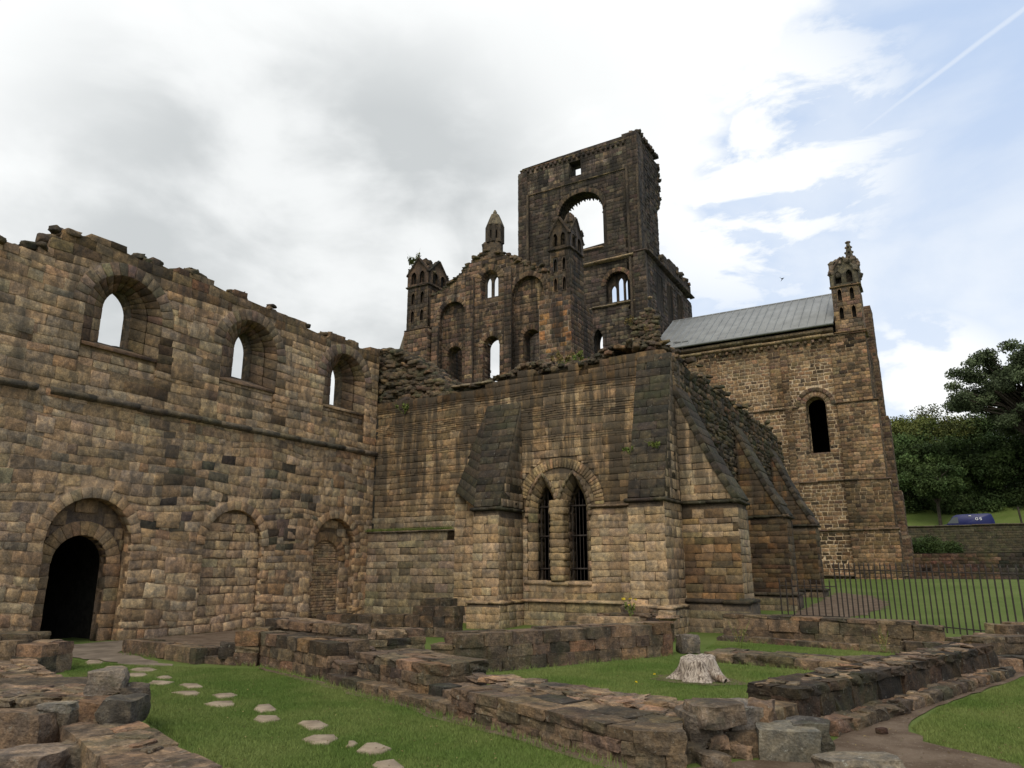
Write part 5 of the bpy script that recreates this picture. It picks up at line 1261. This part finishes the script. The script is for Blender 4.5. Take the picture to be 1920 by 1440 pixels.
# stump
def stump():
    c = G(1310, 1276); b = Buf(); n = 64; rings_ = []
    prof = [(0, .36), (.04, .33), (.10, .29), (.18, .26), (.25, .24), (.31, .23), (.33, .20)]
    for z, r in prof:
        Rg = []
        for k in range(n):
            t = 2*math.pi*k/n
            fl = (max(0, 1-z/.36))**1.3; rr = r*1.06*(1+.13*fl*math.sin(4*t+.7)+.10*fl*math.sin(7*t+2)+.10*noise.noise(Vector((math.cos(t)*3, math.sin(t)*3, z*2)))+.06*noise.noise(Vector((math.cos(t)*9, math.sin(t)*9, z*3)))-(.22 if abs((t-4.0+6.28)%6.28) < .14 else 0))
            zz = z*(1+.12*math.sin(t+.4)+.10*noise.noise(Vector((math.cos(t)*2, math.sin(t)*2, 7)))) if z > .1 else z
            Rg.append((rr*math.cos(t)*1.12, rr*math.sin(t), zz))
        rings_.append(Rg)
    V = [p for r_ in rings_ for p in r_]+[(0, 0, .29)]; m = len(rings_)
    b.raw(V, [[j*n+k, j*n+(k+1) % n, (j+1)*n+(k+1) % n, (j+1)*n+k] for j in range(m-1) for k in range(n)], [[(m-1)*n+k, (m-1)*n+(k+1) % n, m*n] for k in range(n)], (1, 1, 1))
    for a_, l in ((-.35, .50), (.5, .38), (3.5, .34)):
        d = np.array([math.cos(a_), math.sin(a_)]); tube(b, (d[0]*.25, d[1]*.25, .12), (d[0]*l, d[1]*l, .02), .085, (1, 1, 1), 8, .045)
    o = b.build('tree_stump', M['stump'], smooth=True); o.location = (c[0], c[1], .02); tag(o, 'bleached weathered tree stump on the small inner lawn', 'tree stump')
    sheet('earth_ring', [(c[0]+.75*math.cos(t)*rng.uniform(.8, 1.15), c[1]+.55*math.sin(t)) for t in np.arange(0, 6.28, .4)], M['dirt'], .004, .03)
stump()
# railings
def railing(label, pts, h, zf, sp=.165, spike=.12, posts=True):
    o_ = thing('iron_railing', (pts[0][0], pts[0][1], 0), label, 'fence', 'iron railings round the church')
    rb = Buf(); bb = Buf()
    for (x0, y0), (x1, y1) in zip(pts[:-1], pts[1:]):
        L = math.hypot(x1-x0, y1-y0); n = int(L/sp)
        for zr in (.12, h-spike-.08): 
            a0 = (x0, y0, gz(x0, y0)+zf+zr); a1 = (x1, y1, gz(x1, y1)+zf+zr); tube(rb, a0, a1, .016, (1, 1, 1), 6)
        for i in range(n+1):
            t = i/n; x, y = x0+(x1-x0)*t, y0+(y1-y0)*t; z = gz(x, y)+zf; lean = rng.normal(0, .008, 2)
            tube(bb, (x, y, z-.1), (x+lean[0], y+lean[1], z+h-.06), .021, (1, 1, 1), 6); tube(bb, (x+lean[0], y+lean[1], z+h-.06), (x+lean[0], y+lean[1], z+h+.03), .024, (1, 1, 1), 6, .002)
    rb.build('rail', M['iron'], o_); bb.build('railing_bars', M['iron'], o_)
c1, c2, c3 = (-4.75, 24.6), (-3.1, 24.4), (0.95, 21.6)
railing('lower iron railing in front of the dark buttresses', [c1, c2], 1.18, .02, .175)
railing('taller iron railing along the far lawn on the right', [c2, c3, (4.2, 19.6)], 1.68, .02, .175)

# ================================================================== BACKGROUND
b = Buf(); fr_l = FS(61.2)
slab(b, fr_l, [(-4, .2), (40, .2), (40, 2.85), (-4, 2.85)], [], -.03, -.6, (.06, .05, .04))
fill(b, fr_l, mask([(-2.5, .5), (22, .5), (22, 2.85), (-2.5, 2.85)]), -2.5, 22, .5, 2.8, (.22, .3), (.3, .7), lambda u, v: jit((.10, .065, .045), .3) if u < 2.6 else jit((.05, .043, .035), .3), gap=.012, step=.05)
tag(b.build('boundary_wall', M['rubble']), 'lower dark stone wall at the far edge of the railed lawn', 'wall')
b = Buf(); fr_u = FS(76.0)
slab(b, fr_u, [(-6, 2), (45, 2), (45, 5.62), (-6, 5.42)], [], -.03, -.4, (.09, .075, .055))
fill(b, fr_u, mask([(-6, 2.6), (26, 2.6), (26, 5.5), (-6, 5.38)]), -6, 26, 2.6, 5.5, (.16, .24), (.3, .7), lambda u, v: jit((.075, .066, .045), .15), gap=.012, step=.05)
bar(b, fr_u, -6, 26, 5.38, 5.54, -.5, .08, lambda u, v: jit((.10, .085, .06)), 1.2)
tag(b.build('retaining_wall', M['rubble']), 'upper coursed retaining wall below the blue van', 'wall')
sheet('road', [(-40, 84), (60, 84), (60, 95.5), (-40, 95.5)], M['tarmac'], .004, 0, 4)
# van
def van():
    x0, y0, z0 = -.75, 91.0, 5.2; L, W, H = 5.0, 1.95, 2.15
    t_ = thing('parked_van', (x0+L/2, y0+W/2, z0), 'dark blue van with small white letters parked behind the retaining wall', 'van')
    def prof(k=1.): return [(0, .35), (0, .85), (.12, 1.02), (.75, 1.18), (1.30, 1.92), (1.62, 2.08), (2.2, 2.13), (4.5, 2.15), (4.75, 2.08), (4.93, 1.5), (5.0, .9), (5.0, .35)]
    b = Buf(); P_ = prof(); n = len(P_); V = []
    for yy, ins in ((0, .06), (.1, 0), (W-.1, 0), (W, .06)):
        for x, z in P_: V.append((x0+x, y0+yy+(0), z0+z-(ins if z > 1.9 else 0)))
    f4 = [[j*n+i, (j+1)*n+i, (j+1)*n+(i+1) % n, j*n+(i+1) % n] for j in range(3) for i in range(n)]
    f3 = [[0, i, i+1] for i in range(1, n-1)]+[[3*n, 3*n+i+1, 3*n+i] for i in range(1, n-1)]
    b.raw(V, f4, f3, (1, 1, 1)); body = b.build('body', M['paint_blue'], t_)
    g = Buf(); g.raw([(x0+.72, y0-.012, z0+1.22), (x0+1.75, y0-.012, z0+1.22), (x0+1.75, y0-.012, z0+1.86), (x0+1.36, y0-.012, z0+1.86)], [[0, 1, 2, 3]], None, (1, 1, 1)); g.build('side_window', M['glass'], t_)
    g = Buf(); g.raw([(x0+.74, y0+.15, z0+1.21), (x0+1.27, y0+.15, z0+1.90), (x0+1.27, y0+W-.15, z0+1.90), (x0+.74, y0+W-.15, z0+1.21)], [[0, 1, 2, 3]], None, (1, 1, 1)); o = g.build('windscreen', M['glass'], t_); o.location = (o.location[0]-.012, o.location[1], o.location[2]+.012)
    for x in (.95, 4.05):
        for yy in (.12, W-.12):
            wh = Buf(); c = (x0+x, y0+yy-.1, z0+.34); tube(wh, c, (c[0], c[1]+.2, c[2]), .34, (1, 1, 1), 20)
            wh.raw([(c[0]+.34*math.cos(a), c[1], c[2]+.34*math.sin(a)) for a in np.arange(0, 6.28, .314)][:20], None, [[0, i, i+1] for i in range(1, 19)], (1, 1, 1)); wh.build('wheel', M['rubber'], t_)
    lt = Buf()
    def stroke(pts, r=.022):
        for p, q in zip(pts[:-1], pts[1:]): tube(lt, (x0+p[0], y0-.012, z0+p[1]), (x0+q[0], y0-.012, z0+q[1]), r, (1, 1, 1), 6)
    cx, cz = 3.42, 1.62; stroke([(cx+.10, cz+.08), (cx+.04, cz+.13), (cx-.06, cz+.12), (cx-.11, cz+.03), (cx-.09, cz-.08), (cx-.0, cz-.12), (cx+.1, cz-.09), (cx+.1, cz), (cx+.02, cz)], .03)
    cx = 3.76; stroke([(cx+.09, cz+.12), (cx-.08, cz+.12), (cx-.08, cz+.02), (cx+.08, cz+.01), (cx+.09, cz-.1), (cx-.08, cz-.12)], .03)
    lt.build('lettering', M['white'], body)
    lt = Buf(); box(lt, x0+2.72, x0+2.96, y0-.03, y0+.0, z0+1.90, z0+1.98, (1, 1, 1)); lt.build('side_lamp', M['white'], body)
van()
b = Buf(); tube(b, (7.0, 97, 5.2), (6.8, 97, 8.2), .10, (1, 1, 1), 8); tube(b, (6.8, 97, 8.2), (6.8, 97, 8.3), .14, (1, 1, 1), 8)
tag(b.build('wooden_post', M['bark']), 'dark thin post on the grass slope right of the van', 'post')
# trees
def tree(x, y, h, crown, label, mat, n, s, trunk_r=.3, dens=26, group='trees on the far bank', zlow=.3, name='tree', sub=.30, shell=.45, cl=(1, 1, 1)):
    z0 = gz(x, y)-.2; t_ = thing(name, (x, y, z0), label, 'tree', group); tk = Buf(); cr = Buf()
    top = np.array((x, y, z0+h*.55)); tube(tk, (x, y, z0), top, trunk_r, (1, 1, 1), 10, trunk_r*.6)
    rx, ry, rz_ = crown; cz = z0+h-rz_
    for i in range(dens):
        d = rng.normal(0, 1, 3); d /= np.linalg.norm(d); d[2] = abs(d[2])*rng.choice([1, 1, -.7]); r = rng.uniform(.45, 1.0)
        c = np.array((x, y, cz))+d*np.array((rx, ry, rz_))*r
        if c[2] < z0+h*zlow: c[2] = z0+h*zlow+rng.random()*.6
        m = rng.uniform(.6, 1.25)*sub*min(rx, rz_)
        mid = (top+c)/2+rng.normal(0, .4, 3); tube(tk, (x, y, z0+h*rng.uniform(.3, .55)), mid, trunk_r*.35, (1, 1, 1), 6, trunk_r*.22); tube(tk, mid, c, trunk_r*.22, (1, 1, 1), 6, .03)
        k = rng.uniform(.6, 1.35)
        leaves(cr, c, (m*1.25, m*1.25, m*.75), int(n/dens*(m/(sub*min(rx, rz_)))**2), s, tuple(k*q for q in cl), .25)
    tk.build('trunk', M['bark'], t_); cr.build('crown', M[mat], t_)
def atp(px, y): return ony(px, 900, y)[0]
tree(atp(1975, 101), 101, 20.8, (9.4, 6, 6.8), 'tall open crowned tree with sky showing through, at the right edge', 'leaf_c', 120000, .15, .5, 190, zlow=.40, sub=.155)
tree(atp(1752, 99.5), 99.5, 8.0, (3.4, 3, 3.0), 'low spreading tree with a short dark trunk left of the van', 'leaf_a', 14000, .13, .22, 30)
for i, (px, y, h, cr_, m_, lb) in enumerate([
    (1690, 112, 9.3, (4.8, 4, 5), 'leaf_a', 'dark rounded tree behind the right edge of the church'),
    (1735, 118, 10.2, (5.2, 4, 5), 'leaf_b', 'olive topped tree, highest on the left part of the bank'),
    (1785, 114, 9.6, (4.4, 4, 5), 'leaf_b', 'yellowish green tree left of the tall open tree'),
    (1830, 110, 9.2, (4.6, 4, 5), 'leaf_a', 'dense dark tree right behind the van'),
    (1880, 116, 10, (5, 4, 5.5), 'leaf_a', 'shaded tree behind the trunk of the tall open tree'),
    (1950, 111, 10, (5, 4, 5.0), 'leaf_a', 'dark tree at the right edge beyond the post'),
    (1765, 106, 8.2, (4.2, 3, 3.6), 'leaf_a', 'bushy dark tree between the low spreading tree and the van'),
    (1880, 106.5, 7.4, (4.2, 3, 3.2), 'leaf_a', 'low dark tree above the right end of the van'),
    (1700, 105, 7.6, (3.6, 3, 3.4), 'leaf_a', 'low dark tree beside the church corner'),
    (1640, 112, 8, (4.8, 4, 5), 'leaf_a', 'dark tree hidden mostly by the church corner'),
    (2030, 112, 9.5, (6, 5, 6), 'leaf_b', 'olive tree beyond the right edge'),
    (2120, 108, 10, (6, 5, 6), 'leaf_a', 'dark broad tree far beyond the right edge')]):
    tree(atp(px, y), y, h, cr_, lb, m_, 16000, .17, .3, 34, zlow=.03, sub=.40, cl=(1.1, 1.1, 1.1))
b = Buf()
for i in range(70):
    px = rng.uniform(1640, 2150); yy = rng.uniform(103.5, 107); x = atp(px, yy); r = rng.uniform(.9, 1.7)
    leaves(b, (x, yy, gz(x, yy)+r*.6), (r*1.5, r, r), 700, .15, tuple([rng.uniform(.5, 1.1)]*3), .2)
tag(b.build('undergrowth', M['leaf_a']), 'dark undergrowth below the trees on the far bank', 'undergrowth', kind='stuff')
def shrub(name, label, blobs, mat, s, n, cat='shrub'):
    b = Buf()
    for (c, r) in blobs: leaves(b, c, r, n, s, tuple([rng.uniform(.7, 1.2)]*3), .2)
    return tag(b.build(name, M[mat]), label, cat)
for px, y, r, lb in ((1715, 71, 1.0, 'dark round bush against the retaining wall near the church'), (1745, 70, 1.1, 'dark bush in the middle of the terrace'), (1785, 72, .8, 'smallest bush at the right end of the terrace')):
    x = ony(px, 1020, y)[0]; shrub('bush', lb, [((x+rng.normal(0, .4), y+rng.normal(0, .3), 2.9+r*.6), (r, r*.8, r*.85)) for _ in range(4)], 'leaf_a', .07, 900)
# plants growing on the stones
def sprig(name, label, base, n, hgt, mat, spread, leaf=.05, flower=None, cat='plant', dens=26):
    base = np.array(base, float); t_ = thing(name, base, label, cat); st = Buf(); lf = Buf(); fl = Buf(); has = False
    for i in range(n):
        d = np.array([rng.normal(0, spread), rng.normal(0, spread), 1]); tip = base+d*hgt*rng.uniform(.6, 1.1); tube(st, base+rng.normal(0, .03, 3)*(1, 1, 0), tip, .006, (1, 1, 1), 5, .003)
        leaves(lf, base*.4+tip*.6, (hgt*.14, hgt*.14, hgt*.28), dens, leaf, (1, 1, 1), .0)
        if flower: leaves(fl, tip, (.05, .05, .03), 26, .016, (1, 1, 1), .0); has = True
    st.build('stem', M['weed'], t_); lf.build('foliage', M[mat], t_)
    if has: fl.build('flower_heads', M[flower], t_)
p = G(1178, 1200); sprig('ragwort', 'yellow flowering ragwort growing from the slab pile', (p[0], p[1]+.2, .55), 6, .42, 'weed', .22, .03, 'yellow')
sprig('buddleia_bush', 'spindly bush sprouting from the left turret top', (-30.3, YT+.1, 22.3), 11, 1.4, 'leaf_b', .55, .10, dens=34)
sprig('wall_plant', 'small green plant clinging high on the chapter house wall', (-16.6, YS-.12, 7.2), 8, .5, 'weed', .8, .05)
sprig('wall_plant', 'little green tuft on the steep slope of the corner buttress', (-7.6, YS-1.05, 4.9), 6, .25, 'weed', .8, .04)
sprig('wall_plant', 'moss and grass tuft at the middle of the corner buttress slope', (-6.75, YS-1.1, 5.0), 8, .22, 'weed', .9, .04)
sprig('wall_plant', 'grass clump on the wall top below the dark turret base', (-10.4, YS+.6, 8.35), 12, .5, 'dry', .8, .05)
sprig('wall_plant', 'green clump on the wall top in front of the tower foot', (-9.9, YS+.7, 8.3), 10, .45, 'weed', .9, .05)
sprig('wall_plant', 'dry bush growing on the torn masonry under the tower window', (-18.6, YC-.5, 19.4), 12, .8, 'dry', .9, .06, dens=34)
sprig('wall_plant', 'brown green creeper on the torn masonry beside the roof edge', (-17.4, YC-.7, 18.4), 10, 1.0, 'dry', .7, .06, dens=34)
p = G(1388, 1216); sprig('dead_weed', 'dry brown weed in front of the railing foundation wall', (p[0], p[1], 0), 9, .55, 'dry', .35, .02, dens=10)
p = G(1660, 1236); sprig('dead_weed', 'orange brown dock stem on the turf kerb', (p[0], p[1], .15), 7, .45, 'dry', .3, .02, dens=14)
b = Buf()
for i in range(1500):
    x = rng.uniform(-18, -14.2); z0 = 3.01; p0 = np.array((x, YS-.27-rng.random()*.12, z0)); d = rng.normal(0, .05, 3); d[2] = rng.uniform(.04, .13)
    b.raw([p0, p0+(.012, 0, 0), p0+d], None, [[0, 1, 2]], (.7, .7, .6))
tag(b.build('ledge_grass', M['blade']), 'fringe of grass on the ledge of the lower wall face', 'grass', kind='stuff')
# bird
bp = ony(1466, 523, 110); b = Buf()
b.raw([(-.35, 0, .42), (-.12, 0, .10), (.0, .05, .02), (.38, 0, .16), (.08, 0, -.12), (-.24, 0, -.42), (-.04, .0, -.06), (.02, -.05, .05), (-.02, .08, .0)], None, [[0, 1, 7], [1, 0, 8], [7, 3, 4], [8, 4, 3], [6, 4, 5], [1, 6, 7], [6, 1, 8], [6, 4, 7], [4, 6, 8], [6, 5, 8], [1, 2, 3]], (1, 1, 1))
o = b.build('flying_bird', M['bird']); o.location = bp; tag(o, 'dark bird gliding in the blue sky above the lead roof', 'bird')

# lawn blades
def blades(name, label, poly, n, hgt=(.018, .04), zf=0.0, colr=(.75, 1.25)):
    poly = np.array(poly); mn, mx = poly.min(0), poly.max(0); P_ = rng.uniform(mn, mx, (n*2, 2)); P_ = P_[inpoly(poly)(P_[:, 0], P_[:, 1])][:n]
    for st_ in STEP: P_ = P_[~inpoly(st_)(P_[:, 0], P_[:, 1])]
    k = len(P_); a = rng.uniform(0, 6.28, k); wv = rng.uniform(.002, .004, k); h = rng.uniform(*hgt, k); L_ = rng.normal(0, .013, (k, 2))
    z = np.array([gz(x, y)+.01*0 for x, y in P_])+zf
    A = np.stack([P_[:, 0]-np.cos(a)*wv, P_[:, 1]-np.sin(a)*wv, z], 1); B = np.stack([P_[:, 0]+np.cos(a)*wv, P_[:, 1]+np.sin(a)*wv, z], 1); C_ = np.stack([P_[:, 0]+L_[:, 0], P_[:, 1]+L_[:, 1], z+h], 1)
    V = np.stack([A, B, C_], 1).reshape(-1, 3); col = np.repeat(rng.uniform(*colr, (k, 1))*np.ones((1, 3)), 3, 0)
    b = Buf(); b.raw(V, None, np.arange(k)[:, None]*3+np.array([[0, 1, 2]]), col); return tag(b.build(name, M['blade']), label, 'grass', kind='stuff')
blades('lawn_grass', 'mown grass of the large near lawn', [G(90, 1235), G(230, 1247), G(480, 1256), G(620, 1286), G(850, 1354), G(1180, 1450), G(1180, 1500), G(440, 1480), G(262, 1345), G(150, 1285)], 260000)
blades('lawn_grass', 'mown grass round the bleached tree stump', [G(866, 1271), G(1262, 1233), G(1320, 1245), G(1600, 1268), G(1560, 1272), G(1400, 1310), G(1330, 1338), G(1200, 1330), G(1000, 1300), G(870, 1290)], 90000)
blades('lawn_grass', 'mown grass beyond the earth path on the right', [G(1708, 1366), G(1760, 1328), G(1850, 1297), G(1925, 1270), G(2060, 1262), G(2060, 1500), G(1900, 1436), G(1815, 1412), G(1740, 1394)], 90000)
blades('lawn_grass', 'mown grass continuing past the right edge', [G(2060, 1262), (8, 17), (8, 2), G(2060, 1500)], 90000)
blades('lawn_grass', 'strip of grass between the turf kerb and the railing wall', [G(1322, 1217), G(1700, 1238), G(1690, 1228), G(1345, 1203)], 22000)

# longer tufts along the stones, fallen leaves and small flowers
def tufts(name, label, segs, dens, hgt=(.04, .11), wd=.07, mat='blade'):
    b = Buf()
    for p, q in segs:
        p, q = np.array(p), np.array(q); n = int(np.linalg.norm(q-p)*dens)
        for _ in range(n):
            if noise.noise(Vector((*(p+(q-p)*.5), rng.random()*3))) < -.25: continue
            c = p+(q-p)*rng.random()+rng.normal(0, wd, 2)*.5
            for _k in range(5):
                a = c+rng.normal(0, .012, 2); h = rng.uniform(*hgt); l = rng.normal(0, .025, 2); z = gz(a[0], a[1])
                b.raw([(a[0]-.003, a[1], z), (a[0]+.003, a[1]+.002, z), (a[0]+l[0], a[1]+l[1], z+h)], None, [[0, 1, 2]], [rng.uniform(.6, 1.3)]*3)
    return tag(b.build(name, M[mat]), label, 'grass', kind='stuff')
tufts('grass_tufts', 'longer grass tufts growing against the stones', [(G(484, 1252), G(612, 1281)), (G(612, 1285), G(850, 1353)), (G(850, 1353), G(1190, 1447)), (G(262, 1342), G(440, 1448)), (G(865, 1268), G(1262, 1232)), (G(1325, 1243), G(1600, 1267)), (G(1357, 1203), G(1700, 1228)), (G(1060, 1278), G(1330, 1338)), (G(230, 1228), G(480, 1251)), (G(1130, 1200), G(1260, 1205))], 26)
b = Buf()
for poly, n in (([G(90, 1235), G(480, 1256), G(850, 1354), G(1180, 1450), G(440, 1480), G(262, 1345)], 240), ([G(1045, 1276), G(1262, 1235), G(1600, 1268), G(1330, 1338)], 60), ([G(1708, 1366), G(1925, 1270), G(2060, 1262), G(2060, 1500), G(1815, 1412)], 90), ([G(1560, 1395), G(1900, 1245), G(1700, 1372), G(1890, 1432), G(1450, 1440)], 160)):
    poly = np.array(poly); mn, mx = poly.min(0), poly.max(0); P_ = rng.uniform(mn, mx, (n*3, 2)); P_ = P_[inpoly(poly)(P_[:, 0], P_[:, 1])][:n]
    for x, y in P_:
        s_ = rng.uniform(.008, .022); a = rng.uniform(0, 6.28); z = gz(x, y)+.022; c, d = math.cos(a)*s_, math.sin(a)*s_
        b.raw([(x-c, y-d, z), (x+d*.5, y-c*.5, z+.006), (x+c, y+d, z+.003), (x-d*.5, y+c*.5, z+.008)], [[0, 1, 2, 3]], None, [rng.uniform(.5, 1.5)]*3)
tag(b.build('fallen_leaves', M['dry']), 'scattered dry leaf scraps on the lawns and path', 'leaf litter', kind='stuff')
for i, (px, py, lb) in enumerate(((1192, 1292, 'single yellow dandelion by the slab topped wall'), (1227, 1276, 'yellow dandelion left of the bleached stump'), (1782, 1298, 'yellow dandelion at the edge of the earth path'))):
    p = G(px, py); b = Buf(); tube(b, (p[0], p[1], 0), (p[0]+.01, p[1], .10), .003, (1, 1, 1), 5); o = b.build('dandelion', M['weed']); tag(o, lb, 'flower', 'dandelions in the grass')
    b = Buf(); leaves(b, (0, 0, 0), (.018, .018, .008), 30, .012, (1, 1, 1), .0); h_ = b.build('flower_head', M['yellow']); h_.parent = o; h_.location = (p[0]+.01, p[1], .10)
